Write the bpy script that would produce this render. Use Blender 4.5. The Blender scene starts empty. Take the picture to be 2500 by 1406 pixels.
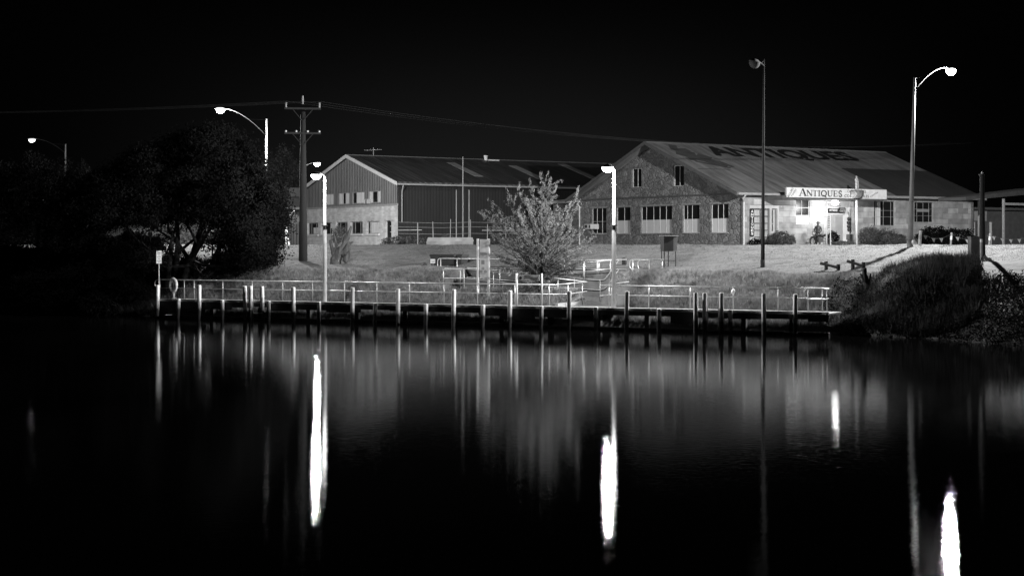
import bpy, bmesh, math, random
import numpy as np
from mathutils import Vector, Matrix, noise
S = bpy.context.scene
C = S.collection
PI = math.pi
rng = random.Random(7)
nr = np.random.RandomState(11)

# ------------------------------------------------------------------ camera, world, exposure
HC = 3.73            # camera height above the river
F = 3800.0           # focal length in pixels of the 2500 wide photograph
HY = 597.0           # row of the horizon in the photograph
cam = bpy.data.cameras.new('camera'); co = bpy.data.objects.new('camera', cam); C.objects.link(co)
co.location = (0, 0, HC); co.rotation_euler = (math.radians(90), 0, 0)
cam.sensor_width = 36; cam.lens = 36 * F / 2500; cam.shift_y = (HY - 703) / 2500
cam.clip_start = .5; cam.clip_end = 6000
S.camera = co
W = bpy.data.worlds.new('World'); S.world = W; W.use_nodes = True
nt = W.node_tree; nt.nodes.clear()
def wn(t): return nt.nodes.new(t)
tc = wn('ShaderNodeTexCoord'); sep = wn('ShaderNodeSeparateXYZ'); nt.links.new(tc.outputs['Generated'], sep.inputs[0])
el = wn('ShaderNodeMapRange'); el.interpolation_type = 'SMOOTHSTEP'
el.inputs[1].default_value = -.02; el.inputs[2].default_value = .175; el.inputs[3].default_value = 1; el.inputs[4].default_value = .02
nt.links.new(sep.outputs[2], el.inputs[0])
ax = wn('ShaderNodeMath'); ax.operation = 'SUBTRACT'; ax.inputs[1].default_value = .0; nt.links.new(sep.outputs[0], ax.inputs[0])
ab = wn('ShaderNodeMath'); ab.operation = 'ABSOLUTE'; nt.links.new(ax.outputs[0], ab.inputs[0])
az = wn('ShaderNodeMapRange'); az.interpolation_type = 'SMOOTHSTEP'
az.inputs[1].default_value = .02; az.inputs[2].default_value = .32; az.inputs[3].default_value = 1; az.inputs[4].default_value = .03
nt.links.new(ab.outputs[0], az.inputs[0])
mu = wn('ShaderNodeMath'); mu.operation = 'MULTIPLY'; nt.links.new(el.outputs[0], mu.inputs[0]); nt.links.new(az.outputs[0], mu.inputs[1])
m2 = wn('ShaderNodeMath'); m2.operation = 'MULTIPLY'; m2.inputs[1].default_value = .0125; nt.links.new(mu.outputs[0], m2.inputs[0])
m3 = wn('ShaderNodeMath'); m3.operation = 'ADD'; m3.inputs[1].default_value = .0004; nt.links.new(m2.outputs[0], m3.inputs[0])
bg = wn('ShaderNodeBackground'); bg.inputs[0].default_value = (1, 1, 1, 1); nt.links.new(m3.outputs[0], bg.inputs[1])
wo = wn('ShaderNodeOutputWorld'); nt.links.new(bg.outputs[0], wo.inputs[0])
S.view_settings.view_transform = 'Standard'; S.view_settings.look = 'None'
S.view_settings.exposure = 0; S.view_settings.gamma = 1
POW = {'far_left': 60, 'left': 42000, 'far_mid': 4500, 'near_left': 3600, 'near_right': 7500, 'right': 62000, 'shop': 520}

# ------------------------------------------------------------------ helpers
def U(px): return (px - 1250) / F
def at(px, py, Y): return Vector((U(px) * Y, Y, HC + (HY - py) / F * Y))
def on_line(px, py, O, d):
    u = U(px); k = (u * O[1] - O[0]) / (d[0] - u * d[1]); Y = O[1] + k * d[1]
    return k, HC + (HY - py) / F * Y
JA = (-18.1, 79.0); JD = (.891, -.4540); JN = (.4540, .891)
def jp(px, py, s):
    """point of the vertical plane s metres behind the jetty edge: (t, z)"""
    return on_line(px, py, (JA[0] + JN[0] * s, JA[1] + JN[1] * s), JD)
def jw(t, s, z=0): return Vector((JA[0] + JD[0] * t + JN[0] * s, JA[1] + JD[1] * t + JN[1] * s, z))
def J(px, py, s):
    t, z = jp(px, py, s); return jw(t, s, z)
def ts(x, y):
    dx, dy = x - JA[0], y - JA[1]; return dx * JD[0] + dy * JD[1], dx * JN[0] + dy * JN[1]
JROT = math.atan2(JD[1], JD[0])

def mat(name, g, rough=.8, metal=0, var=.0, vs=3.0, bump=0, bs=20.0, emit=0, spec=.5, stretch=None, dist=.02):
    m = bpy.data.materials.new(name); m.use_nodes = True
    n = m.node_tree; b = n.nodes['Principled BSDF']
    b.inputs['Base Color'].default_value = (g, g, g, 1); b.inputs['Roughness'].default_value = rough
    b.inputs['Metallic'].default_value = metal; b.inputs['Specular IOR Level'].default_value = spec
    if emit:
        b.inputs['Emission Color'].default_value = (1, 1, 1, 1); b.inputs['Emission Strength'].default_value = emit
    if var or bump:
        t = n.nodes.new('ShaderNodeTexCoord'); src = t.outputs['Object']
        if stretch:
            mp = n.nodes.new('ShaderNodeMapping'); mp.inputs['Scale'].default_value = stretch
            n.links.new(src, mp.inputs[0]); src = mp.outputs[0]
    if var:
        a = n.nodes.new('ShaderNodeTexNoise'); a.inputs['Scale'].default_value = vs; a.inputs['Detail'].default_value = 6
        n.links.new(src, a.inputs['Vector'])
        r = n.nodes.new('ShaderNodeMapRange'); r.inputs[1].default_value = .3; r.inputs[2].default_value = .7
        r.inputs[3].default_value = g * (1 - var); r.inputs[4].default_value = g * (1 + var)
        n.links.new(a.outputs[0], r.inputs[0]); n.links.new(r.outputs[0], b.inputs['Base Color'])
    if bump:
        a = n.nodes.new('ShaderNodeTexNoise'); a.inputs['Scale'].default_value = bs; a.inputs['Detail'].default_value = 5
        n.links.new(src, a.inputs['Vector'])
        q = n.nodes.new('ShaderNodeBump'); q.inputs['Strength'].default_value = bump; q.inputs['Distance'].default_value = dist
        n.links.new(a.outputs[0], q.inputs['Height']); n.links.new(q.outputs[0], b.inputs['Normal'])
    return m
def nodes(m): return m.node_tree, m.node_tree.nodes['Principled BSDF']

def stone_mat(name, lo, hi, scale, jointw, rough_bump):
    m = mat(name, .3, .9); n, b = nodes(m)
    t = n.nodes.new('ShaderNodeTexCoord'); mp = n.nodes.new('ShaderNodeMapping'); mp.inputs['Scale'].default_value = scale
    n.links.new(t.outputs['Object'], mp.inputs[0])
    dn = n.nodes.new('ShaderNodeTexNoise'); dn.inputs['Scale'].default_value = 2.2; n.links.new(mp.outputs[0], dn.inputs['Vector'])
    mx = n.nodes.new('ShaderNodeMix'); mx.data_type = 'VECTOR'; mx.inputs[0].default_value = .16
    n.links.new(mp.outputs[0], mx.inputs[4]); n.links.new(dn.outputs['Color'], mx.inputs[5])
    v = n.nodes.new('ShaderNodeTexVoronoi'); v.inputs['Scale'].default_value = 1; n.links.new(mx.outputs[1], v.inputs['Vector'])
    v2 = n.nodes.new('ShaderNodeTexVoronoi'); v2.feature = 'DISTANCE_TO_EDGE'; v2.inputs['Scale'].default_value = 1; n.links.new(mx.outputs[1], v2.inputs['Vector'])
    sp = n.nodes.new('ShaderNodeSeparateColor'); n.links.new(v.outputs['Color'], sp.inputs[0])
    r = n.nodes.new('ShaderNodeMapRange'); r.inputs[3].default_value = lo; r.inputs[4].default_value = hi; n.links.new(sp.outputs[0], r.inputs[0])
    nz = n.nodes.new('ShaderNodeTexNoise'); nz.inputs['Scale'].default_value = 9; nz.inputs['Detail'].default_value = 8
    n.links.new(t.outputs['Object'], nz.inputs['Vector'])
    nr_ = n.nodes.new('ShaderNodeMapRange'); nr_.inputs[1].default_value = .25; nr_.inputs[2].default_value = .75
    nr_.inputs[3].default_value = .55; nr_.inputs[4].default_value = 1.45; n.links.new(nz.outputs[0], nr_.inputs[0])
    ml = n.nodes.new('ShaderNodeMath'); ml.operation = 'MULTIPLY'; n.links.new(r.outputs[0], ml.inputs[0]); n.links.new(nr_.outputs[0], ml.inputs[1])
    n.links.new(ml.outputs[0], b.inputs['Base Color'])
    e = n.nodes.new('ShaderNodeMapRange'); e.inputs[2].default_value = jointw; n.links.new(v2.outputs[0], e.inputs[0])
    ad = n.nodes.new('ShaderNodeMath'); ad.operation = 'MULTIPLY_ADD'; ad.inputs[1].default_value = rough_bump
    n.links.new(nz.outputs[0], ad.inputs[0]); n.links.new(e.outputs[0], ad.inputs[2])
    bp = n.nodes.new('ShaderNodeBump'); bp.inputs['Strength'].default_value = .9; bp.inputs['Distance'].default_value = .06
    n.links.new(ad.outputs[0], bp.inputs['Height']); n.links.new(bp.outputs[0], b.inputs['Normal'])
    return m

def block_mat(name, lo, hi, bw, bh, plane, joint=.01, jointc=.6, bumpd=.02, noise_amt=.35):
    """coursed blocks or bricks; plane 'x' = wall running along local x, 'y' = along local y"""
    m = mat(name, .3, .9); n, b = nodes(m)
    t = n.nodes.new('ShaderNodeTexCoord'); s = n.nodes.new('ShaderNodeSeparateXYZ'); n.links.new(t.outputs['Object'], s.inputs[0])
    c = n.nodes.new('ShaderNodeCombineXYZ'); n.links.new(s.outputs[0 if plane == 'x' else 1], c.inputs[0]); n.links.new(s.outputs[2], c.inputs[1])
    k = n.nodes.new('ShaderNodeTexBrick'); n.links.new(c.outputs[0], k.inputs['Vector'])
    k.inputs['Color1'].default_value = (0, 0, 0, 1); k.inputs['Color2'].default_value = (1, 1, 1, 1); k.inputs['Mortar'].default_value = (jointc,) * 3 + (1,)
    k.inputs['Scale'].default_value = 1; k.inputs['Mortar Size'].default_value = joint; k.inputs['Brick Width'].default_value = bw
    k.inputs['Row Height'].default_value = bh; k.inputs['Mortar Smooth'].default_value = .3
    r = n.nodes.new('ShaderNodeMapRange'); r.inputs[3].default_value = lo; r.inputs[4].default_value = hi
    n.links.new(k.outputs['Color'], r.inputs[0])
    nz = n.nodes.new('ShaderNodeTexNoise'); nz.inputs['Scale'].default_value = 1.6; nz.inputs['Detail'].default_value = 10
    n.links.new(t.outputs['Object'], nz.inputs['Vector'])
    q = n.nodes.new('ShaderNodeMapRange'); q.inputs[1].default_value = .3; q.inputs[2].default_value = .7
    q.inputs[3].default_value = 1 - noise_amt; q.inputs[4].default_value = 1 + noise_amt; n.links.new(nz.outputs[0], q.inputs[0])
    ml = n.nodes.new('ShaderNodeMath'); ml.operation = 'MULTIPLY'; n.links.new(r.outputs[0], ml.inputs[0]); n.links.new(q.outputs[0], ml.inputs[1])
    n.links.new(ml.outputs[0], b.inputs['Base Color'])
    bp = n.nodes.new('ShaderNodeBump'); bp.invert = True; bp.inputs['Strength'].default_value = .7; bp.inputs['Distance'].default_value = bumpd
    n.links.new(k.outputs['Fac'], bp.inputs['Height']); n.links.new(bp.outputs[0], b.inputs['Normal'])
    return m

def corrugated(name, lo, hi, axis, pitch, dist, rough=.45, metal=.3, streak=True, patch=None):
    """ribbed metal sheet: ribs repeat along local axis 0 or 1"""
    m = mat(name, lo, rough, metal); n, b = nodes(m)
    t = n.nodes.new('ShaderNodeTexCoord'); s = n.nodes.new('ShaderNodeSeparateXYZ'); n.links.new(t.outputs['Object'], s.inputs[0])
    k = n.nodes.new('ShaderNodeMath'); k.operation = 'MULTIPLY'; k.inputs[1].default_value = 2 * PI / pitch; n.links.new(s.outputs[axis], k.inputs[0])
    q = n.nodes.new('ShaderNodeMath'); q.operation = 'SINE'; n.links.new(k.outputs[0], q.inputs[0])
    bp = n.nodes.new('ShaderNodeBump'); bp.inputs['Strength'].default_value = 1; bp.inputs['Distance'].default_value = dist
    n.links.new(q.outputs[0], bp.inputs['Height']); n.links.new(bp.outputs[0], b.inputs['Normal'])
    mp = n.nodes.new('ShaderNodeMapping')
    mp.inputs['Scale'].default_value = (1.3, .16, .16) if axis == 0 else (.2, 1.6, .2)
    n.links.new(t.outputs['Object'], mp.inputs[0])
    nz = n.nodes.new('ShaderNodeTexNoise'); nz.inputs['Scale'].default_value = 1.4; nz.inputs['Detail'].default_value = 9; nz.inputs['Roughness'].default_value = .7
    n.links.new(mp.outputs[0], nz.inputs['Vector'])
    r = n.nodes.new('ShaderNodeMapRange'); r.inputs[1].default_value = .35; r.inputs[2].default_value = .62
    r.inputs[3].default_value = lo; r.inputs[4].default_value = hi; n.links.new(nz.outputs[0], r.inputs[0])
    n.links.new(r.outputs[0], b.inputs['Base Color'])
    return m

M = dict(
    galv=mat('galvanised', .45, .38, .45, .15, 4), white=mat('white_paint', .72, .5, 0, .12, 3, .1, 30),
    cream=mat('cream_paint', .6, .6, 0, .1, 2), timber=mat('jetty_timber', .62, .85, 0, .4, 3, .4, 30, stretch=(1, 1, .3)),
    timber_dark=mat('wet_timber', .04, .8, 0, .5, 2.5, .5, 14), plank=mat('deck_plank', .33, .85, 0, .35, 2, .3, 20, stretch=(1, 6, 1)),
    log=mat('pole_timber', .013, .9, 0, .35, 3, .5, 18, stretch=(4, 4, .3)), steel=mat('dark_steel', .025, .5, .3, .2, 3),
    concrete=mat('concrete', .36, .9, 0, .25, 1.5, .3, 25), concrete_old=mat('weathered_concrete', .3, .9, 0, .45, 1.1, .5, 12),
    black=mat('black_plastic', .02, .45, 0, .2, 5), glassd=mat('lamp_housing', .25, .45, .3),
    bark=mat('bark', .006, .95, 0, .5, 5, .8, 16, stretch=(1, 1, .35)), dead=mat('dead_wood', .06, .9, 0, .55, 4, 1, 14, stretch=(2, 2, .4), dist=.06),
    ink=mat('black_lettering', .015, .6), grey=mat('grey_paint', .3, .6, 0, .15, 3), darkgrey=mat('dark_grey_paint', .09, .6, 0, .2, 3),
    blind=mat('white_blind', .62, .8, 0, .06, 1.5), curtain=mat('curtain', .55, .9, 0, .35, 6, stretch=(8, 8, .15)),
    wire=mat('wire', .015, .6), lens=mat('lit_lens', .8, .4, emit=30), lens2=mat('lit_small_lens', .8, .4, emit=3),
    statue=mat('painted_figure', .5, .6, 0, .5, 14), bronze=mat('dark_figure', .025, .7, 0, .3, 6),
    mark=mat('sign_print', .12, .7), flag=mat('pennant', .09, .7, 0, .3, 4), buoy=mat('buoy_foam', .5, .6, 0, .3, 9),
    pole_paint=mat('weathered_pole_paint', .16, .6, .2, .2, 3),
    matte=mat('matte_dark_paint', .018, .95, 0, .2, 3, spec=.1),
    trim=mat('aged_trim', .42, .6, 0, .12, 3), ramp=mat('ramp_concrete', .1, .9, 0, .35, 1.5, .3, 25), board=mat('board_face', .3, .6, 0, .1, 2),
    tyre=mat('tyre', .02, .8), panel=mat('light_sheet', .28, .6, 0, .2, 1),
)
M['glass'] = mat('window_glass', .012, .3, 0, spec=.15)
def leaf_mat(name, g, var, rough=.6, vs=1.2, trans=.25, spec=.3):
    m = mat(name, g, rough, 0, var, vs, spec=spec); n, b = nodes(m)
    tr = n.nodes.new('ShaderNodeBsdfTranslucent'); tr.inputs[0].default_value = (g, g, g, 1)
    mx = n.nodes.new('ShaderNodeMixShader'); mx.inputs[0].default_value = trans
    o = n.nodes['Material Output']; n.links.new(b.outputs[0], mx.inputs[1]); n.links.new(tr.outputs[0], mx.inputs[2]); n.links.new(mx.outputs[0], o.inputs[0])
    return m
M['grass'] = leaf_mat('bank_grass_blades', .19, .9, .55, 5)
M['reed'] = leaf_mat('reed_blades', .022, .9, .6, 4, .1, .2)
M['lawn_blade'] = leaf_mat('lawn_blades', .11, .35, .6, .5)
M['leaf_dark'] = leaf_mat('dark_leaves', .008, .5, .9, .8, .05, .0)
M['leaf_pale'] = leaf_mat('pale_leaves', .115, .5, .5, 1.6, .25)
M['leaf_mid'] = leaf_mat('mid_leaves', .08, .5, .5, 1.5, .2)
M['weed_dark'] = leaf_mat('weed_blades', .012, .5, .8, .7, .05, .1)
M['creeper'] = leaf_mat('creeper_leaves', .014, .9, .6, 3, .1, .0)

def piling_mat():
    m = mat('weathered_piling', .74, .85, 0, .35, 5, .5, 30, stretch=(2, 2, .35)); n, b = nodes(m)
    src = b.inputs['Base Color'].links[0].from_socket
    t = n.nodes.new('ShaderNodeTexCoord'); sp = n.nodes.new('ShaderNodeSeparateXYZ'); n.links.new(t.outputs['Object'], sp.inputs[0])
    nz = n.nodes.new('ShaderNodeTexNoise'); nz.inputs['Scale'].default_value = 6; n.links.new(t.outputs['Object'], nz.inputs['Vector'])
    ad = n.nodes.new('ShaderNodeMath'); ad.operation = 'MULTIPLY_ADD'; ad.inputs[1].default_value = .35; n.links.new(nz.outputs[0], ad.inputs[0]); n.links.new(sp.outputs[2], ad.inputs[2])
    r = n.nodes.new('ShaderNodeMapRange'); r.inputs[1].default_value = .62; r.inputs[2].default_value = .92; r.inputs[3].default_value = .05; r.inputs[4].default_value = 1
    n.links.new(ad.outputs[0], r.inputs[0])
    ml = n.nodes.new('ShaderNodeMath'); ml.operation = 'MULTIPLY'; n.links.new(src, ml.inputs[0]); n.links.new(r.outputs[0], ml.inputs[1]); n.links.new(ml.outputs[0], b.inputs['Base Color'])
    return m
M['piling'] = piling_mat()   # deck's shade painted dark into the foot, sun-bleached timber above
class MB:
    def __init__(s): s.v = []; s.f = []
    def add(s, vs, fs):
        o = len(s.v); s.v += [tuple(v) for v in vs]; s.f += [tuple(o + i for i in f) for f in fs]; return s
    def box(s, c, d, rz=0, ry=0, rx=0):
        R = Matrix.Rotation(rz, 3, 'Z') @ Matrix.Rotation(ry, 3, 'Y') @ Matrix.Rotation(rx, 3, 'X'); c = Vector(c)
        h = [x / 2 for x in d]
        vs = [c + R @ Vector((a * h[0], b * h[1], e * h[2])) for a in (-1, 1) for b in (-1, 1) for e in (-1, 1)]
        return s.add(vs, [(0, 1, 3, 2), (4, 6, 7, 5), (0, 4, 5, 1), (2, 3, 7, 6), (0, 2, 6, 4), (1, 5, 7, 3)])
    def bb(s, x0, x1, y0, y1, z0, z1):
        return s.box(((x0 + x1) / 2, (y0 + y1) / 2, (z0 + z1) / 2), (abs(x1 - x0), abs(y1 - y0), abs(z1 - z0)))
    def tube(s, pts, r, n=8, cap=True):
        pts = [Vector(p) for p in pts]; m = len(pts)
        rs = r if isinstance(r, (list, tuple)) else [r] * m
        up = None; vs = []
        for i, p in enumerate(pts):
            d = (pts[min(i + 1, m - 1)] - pts[max(i - 1, 0)])
            d = d.normalized() if d.length > 1e-9 else Vector((0, 0, 1))
            if up is None: up = Vector((1, 0, 0)) if abs(d.x) < .9 else Vector((0, 1, 0))
            a = (up - d * up.dot(d)).normalized(); b = d.cross(a); up = a
            for k in range(n):
                an = 2 * PI * k / n; vs.append(p + (a * math.cos(an) + b * math.sin(an)) * rs[i])
        fs = [(i * n + k, i * n + (k + 1) % n, (i + 1) * n + (k + 1) % n, (i + 1) * n + k) for i in range(m - 1) for k in range(n)]
        if cap: fs += [tuple(range(n))[::-1], tuple((m - 1) * n + k for k in range(n))]
        return s.add(vs, fs)
    def lathe(s, c, prof, n=16, axis='z'):
        c = Vector(c); vs = []
        for (r, h) in prof:
            for k in range(n):
                a = 2 * PI * k / n; x, y = r * math.cos(a), r * math.sin(a)
                vs.append(c + (Vector((x, y, h)) if axis == 'z' else Vector((x, h, y)) if axis == 'y' else Vector((h, x, y))))
        m = len(prof)
        fs = [(i * n + k, i * n + (k + 1) % n, (i + 1) * n + (k + 1) % n, (i + 1) * n + k) for i in range(m - 1) for k in range(n)]
        fs += [tuple(range(n))[::-1], tuple((m - 1) * n + k for k in range(n))]
        return s.add(vs, fs)
    def prism(s, poly, fn, d0, d1):
        """poly of (a, b); fn(a, b, d) gives the point"""
        n = len(poly); vs = [fn(a, b, d0) for a, b in poly] + [fn(a, b, d1) for a, b in poly]
        fs = [tuple(range(n)), tuple(range(n, 2 * n))[::-1]] + [(i, (i + 1) % n, n + (i + 1) % n, n + i) for i in range(n)]
        return s.add(vs, fs)
    def build(s, name, m, parent=None, loc=None, smooth=False):
        me = bpy.data.meshes.new(name); me.from_pydata(s.v, [], s.f); me.materials.append(m); me.update()
        bm = bmesh.new(); bm.from_mesh(me); bmesh.ops.recalc_face_normals(bm, faces=bm.faces); bm.to_mesh(me); bm.free()
        if smooth:
            for p in me.polygons: p.use_smooth = True
        o = bpy.data.objects.new(name, me); C.objects.link(o)
        if loc is not None: o.location = loc
        if parent: o.parent = parent
        return o
def tag(o, label=None, cat=None, group=None, kind=None):
    if label: o['label'] = label
    if cat: o['category'] = cat
    if group: o['group'] = group
    if kind: o['kind'] = kind
    return o
def thing(name, label, cat, loc=(0, 0, 0), rz=0, group=None):
    o = bpy.data.objects.new(name, None); C.objects.link(o); o.location = loc; o.rotation_euler = (0, 0, rz)
    o.empty_display_size = .3
    return tag(o, label, cat, group)
def copy_tree(o, parent=None, kids=None):
    c = o.copy(); C.objects.link(c)
    if parent: c.parent = parent
    for ch in [x for x in list(bpy.data.objects) if x.parent == o]: copy_tree(ch, c)
    return c
def np_mesh(name, V, k, m, parent=None):
    """V (n*k,3) vertices, every k of them one face"""
    me = bpy.data.meshes.new(name); nv = len(V); nf = nv // k
    me.vertices.add(nv); me.vertices.foreach_set('co', V.astype(np.float32).ravel())
    me.loops.add(nv); me.loops.foreach_set('vertex_index', np.arange(nv, dtype=np.int32))
    me.polygons.add(nf); me.polygons.foreach_set('loop_start', np.arange(0, nv, k, dtype=np.int32))
    me.polygons.foreach_set('loop_total', np.full(nf, k, dtype=np.int32))
    me.materials.append(m); me.update(); me.validate()
    o = bpy.data.objects.new(name, me); C.objects.link(o)
    if parent: o.parent = parent
    return o
def leaves(P, size, droop=.2, aspect=.45, D=None):
    """P (n,3) centres -> (n*3,3) triangles of about the given size"""
    n = len(P); d = nr.normal(size=(n, 3))
    if D is not None: d = d * .45 + D
    d[:, 2] -= droop; d /= np.linalg.norm(d, axis=1)[:, None] + 1e-9
    q = nr.normal(size=(n, 3)); q -= d * (q * d).sum(1)[:, None]; q /= np.linalg.norm(q, axis=1)[:, None] + 1e-9
    sz = (size * nr.uniform(.6, 1.4, n))[:, None]
    V = np.empty((n, 3, 3)); V[:, 0] = P - d * sz * .5 + q * sz * aspect * .5; V[:, 1] = P - d * sz * .5 - q * sz * aspect * .5; V[:, 2] = P + d * sz * .6
    return V.reshape(-1, 3)
def blades(P, h, w, lean):
    n = len(P); a = nr.uniform(0, 2 * PI, n); b = nr.uniform(0, 2 * PI, n)
    V = np.empty((n, 3, 3)); off = np.stack([np.cos(a), np.sin(a), np.zeros(n)], 1) * (w / 2)
    V[:, 0] = P - off; V[:, 1] = P + off
    V[:, 2] = P + np.stack([np.cos(b) * lean * h, np.sin(b) * lean * h, h], 1)
    return V.reshape(-1, 3)
def text_into(mb, s, fn, off=0.0, italic=0):
    """fills the unit square of fn(u, v) with the word, as flat letters"""
    cu = bpy.data.curves.new('t', 'FONT'); cu.body = s; cu.offset = off; cu.shear = italic
    cu.resolution_u = 3
    o = bpy.data.objects.new('t', cu); C.objects.link(o)
    dg = bpy.context.evaluated_depsgraph_get(); me = o.evaluated_get(dg).to_mesh()
    vs = [v.co.copy() for v in me.vertices]; fs = [tuple(p.vertices) for p in me.polygons]
    o.evaluated_get(dg).to_mesh_clear(); bpy.data.objects.remove(o); bpy.data.curves.remove(cu)
    x0 = min(v.x for v in vs); x1 = max(v.x for v in vs); y0 = min(v.y for v in vs); y1 = max(v.y for v in vs)
    mb.add([fn((v.x - x0) / (x1 - x0), (v.y - y0) / (y1 - y0)) for v in vs], fs)
# serif capitals drawn as strokes: (points, width)
def arc(cx, cy, rx, ry, a0, a1, n=14):
    return [(cx + rx * math.cos(math.radians(a0 + (a1 - a0) * i / n)), cy + ry * math.sin(math.radians(a0 + (a1 - a0) * i / n))) for i in range(n + 1)]
def sf(x, y, w=.34): return ([(x - w / 2, y), (x + w / 2, y)], .07)
SERIF = {
 'A': [([(.14, .04), (.5, .98)], .08), ([(.5, .98), (.86, .04)], .2), ([(.27, .36), (.74, .36)], .07), sf(.13, .035, .28), sf(.86, .035, .34)],
 'N': [([(.16, .03), (.16, .97)], .08), ([(.14, .95), (.84, .05)], .2), ([(.84, .97), (.84, .03)], .08), sf(.16, .035), sf(.13, .965, .3), sf(.84, .965)],
 'T': [([(.5, .03), (.5, .97)], .2), ([(.06, .96), (.94, .96)], .08), ([(.08, .96), (.06, .72)], .06), ([(.92, .96), (.94, .72)], .06), sf(.5, .035, .42)],
 'I': [([(.5, .03), (.5, .97)], .34), sf(.5, .035, .8), sf(.5, .965, .8)],
 'Q': [(arc(.5, .5, .38, .45, 100, 260), .17), (arc(.5, .5, .38, .45, -80, 80), .17), (arc(.5, .5, .38, .46, 78, 102), .08), (arc(.5, .5, .38, .46, 258, 282), .08), ([(.42, .2), (.62, .02), (.92, -.16)], .13)],
 'U': [([(.2, .97), (.2, .4)] + arc(.5, .36, .3, .33, 180, 270, 8), .17), (arc(.5, .36, .3, .33, 270, 360, 8) + [(.8, .97)], .08), sf(.2, .965), sf(.8, .965, .3)],
 'E': [([(.24, .03), (.24, .97)], .2), ([(.1, .035), (.86, .035)], .07), ([(.1, .965), (.82, .965)], .07), ([(.24, .5), (.66, .5)], .07), ([(.86, .03), (.9, .26)], .07), ([(.82, .97), (.84, .76)], .07), ([(.66, .4), (.66, .6)], .06)],
 'S': [(arc(.5, .73, .3, .23, 30, 180, 8) + [(.24, .6), (.5, .5), (.76, .38)] + arc(.5, .27, .3, .24, 0, -150, 8), .17), ([(.77, .95), (.78, .72)], .06), ([(.2, .05), (.19, .3)], .06)],
}
def serif_word(mb, s, fn, widths=None, first=1.0):
    ws = [SERIF_W.get(c, 1) * (first if i == 0 else 1) for i, c in enumerate(s)]; tot = sum(ws); x = 0; k = 0
    asp = 1.0
    for i, c in enumerate(s):
        w = ws[i] / tot; h = first if i == 0 else 1
        for pts, lw in SERIF[c]:
            k += 1
            for (ax_, ay), (bx, by) in zip(pts[:-1], pts[1:]):
                # width is measured in letter-height units on a letter of height h
                dx, dy = (bx - ax_), (by - ay); L = math.hypot(dx, dy) + 1e-9
                ex, ey = dx / L * .02, dy / L * .02; nx, ny = -dy / L * lw / 2, dx / L * lw / 2
                q = [(ax_ - ex + nx, ay - ey + ny), (ax_ - ex - nx, ay - ey - ny), (bx + ex - nx, by + ey - ny), (bx + ex + nx, by + ey + ny)]
                mb.add([fn(x + p[0] * w, p[1] * h, k) for p in q], [(0, 1, 2, 3)])
        x += w
SERIF_W = dict(A=1.05, N=1.0, T=.85, I=.5, Q=1.1, U=1.0, E=.85, S=.8)

# ------------------------------------------------------------------ terrain
G = 3.66             # level of the lawn's top and of the buildings
PROF = [(-20, -1.6), (-1.0, -1.2), (.6, -.35), (1.9, .16), (3, .72), (5, 1.62), (7, 2.35), (8.6, 2.66), (11, 3.05), (14, 3.52), (17, G), (4000, G)]
def prof(s):
    for (a, za), (b, zb) in zip(PROF[:-1], PROF[1:]):
        if s <= b:
            k = max(0, (s - a) / (b - a)); return za + (zb - za) * k
    return G
def sm(a, b, x):
    k = min(1, max(0, (x - a) / (b - a))); return k * k * (3 - 2 * k)
T1463 = jp(1466, 700, 1.8)[0]; T1357 = jp(1353, 700, 1.8)[0]
TL = jp(1078, 656, 5)[0]; TR = jp(1480, 656, 6)[0]; TRR = jp(1560, 640, 8)[0]
TBN0 = jp(1052, 650, 9.5)[0]; TBN1 = jp(1136, 650, 9.5)[0]
def ramp_z(t): return 1.5 - (t - TL) / (TR - TL) * .6
def ground(t, s):
    sh = -5.0 * sm(33.5, 48, t) + .9 * (noise.noise(Vector((t * .25, 3, 0)))) * (1 if t < -1 or t > 36 else 0)
    z = prof(s - sh)
    z += .62 * math.exp(-((t - 38.0) / 2.0) ** 2 - ((s - 5.0) / 3.0) ** 2) - .4 * math.exp(-((t - 42.3) / 2.0) ** 2 - ((s - 5.5) / 4.0) ** 2)
    if 0 < s < 60 and -40 < t < 70:
        z += (.09 * noise.noise(Vector((t * .5, s * .5, 0))) + .05 * noise.noise(Vector((t * 1.7, s * 1.7, 5)))) * sm(1.5, 4, s) * (1 - .8 * sm(20, 34, s))
        z += .075 * noise.noise(Vector((t * .3, s * 2.6, 9))) * sm(8, 10, s)
    # ramp and walk cut into the bank
    if T1357 + .1 < t < T1463 + .5 and 1.0 < s < 5.2: z = min(z, .78)
    if TL - .3 < t < TR + .4 and 4.9 <= s < 6.9: z = min(z, ramp_z(t) - .1)
    if TL - .3 < t < TRR and 6.9 <= s < 8.4: z = min(z, 1.85)
    if TBN0 < t < TBN1 and 8.4 < s < 10.2: z = min(z, 2.22)
    return z
def gz(x, y): return ground(*ts(x, y))
ta = [-2500, -900, -400, -200, -110, -70, -50, -40] + list(np.arange(-34, 60, .3)) + [64, 72, 90, 130, 220, 420, 900, 2500]
sa = [-14, -11, -9] + list(np.arange(-8, 20, .2)) + list(np.arange(20, 34, .7)) + [38, 46, 60, 85, 120, 200, 400, 900, 3000]
V = []; Fc = []
for s in sa:
    for t in ta: V.append(jw(t, s, ground(t, s)))
nT = len(ta)
for j in range(len(sa) - 1):
    for i in range(nT - 1):
        a = j * nT + i; Fc.append((a, a + 1, a + nT + 1, a + nT))
gm = mat('ground', .13, .95, 0, .3, .6); n_, b_ = nodes(gm)
tcn = n_.nodes.new('ShaderNodeTexCoord'); mp = n_.nodes.new('ShaderNodeMapping'); mp.inputs['Rotation'].default_value = (0, 0, -JROT)
mp.inputs['Scale'].default_value = (.6, 2.5, 1); n_.links.new(tcn.outputs['Object'], mp.inputs[0])
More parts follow.
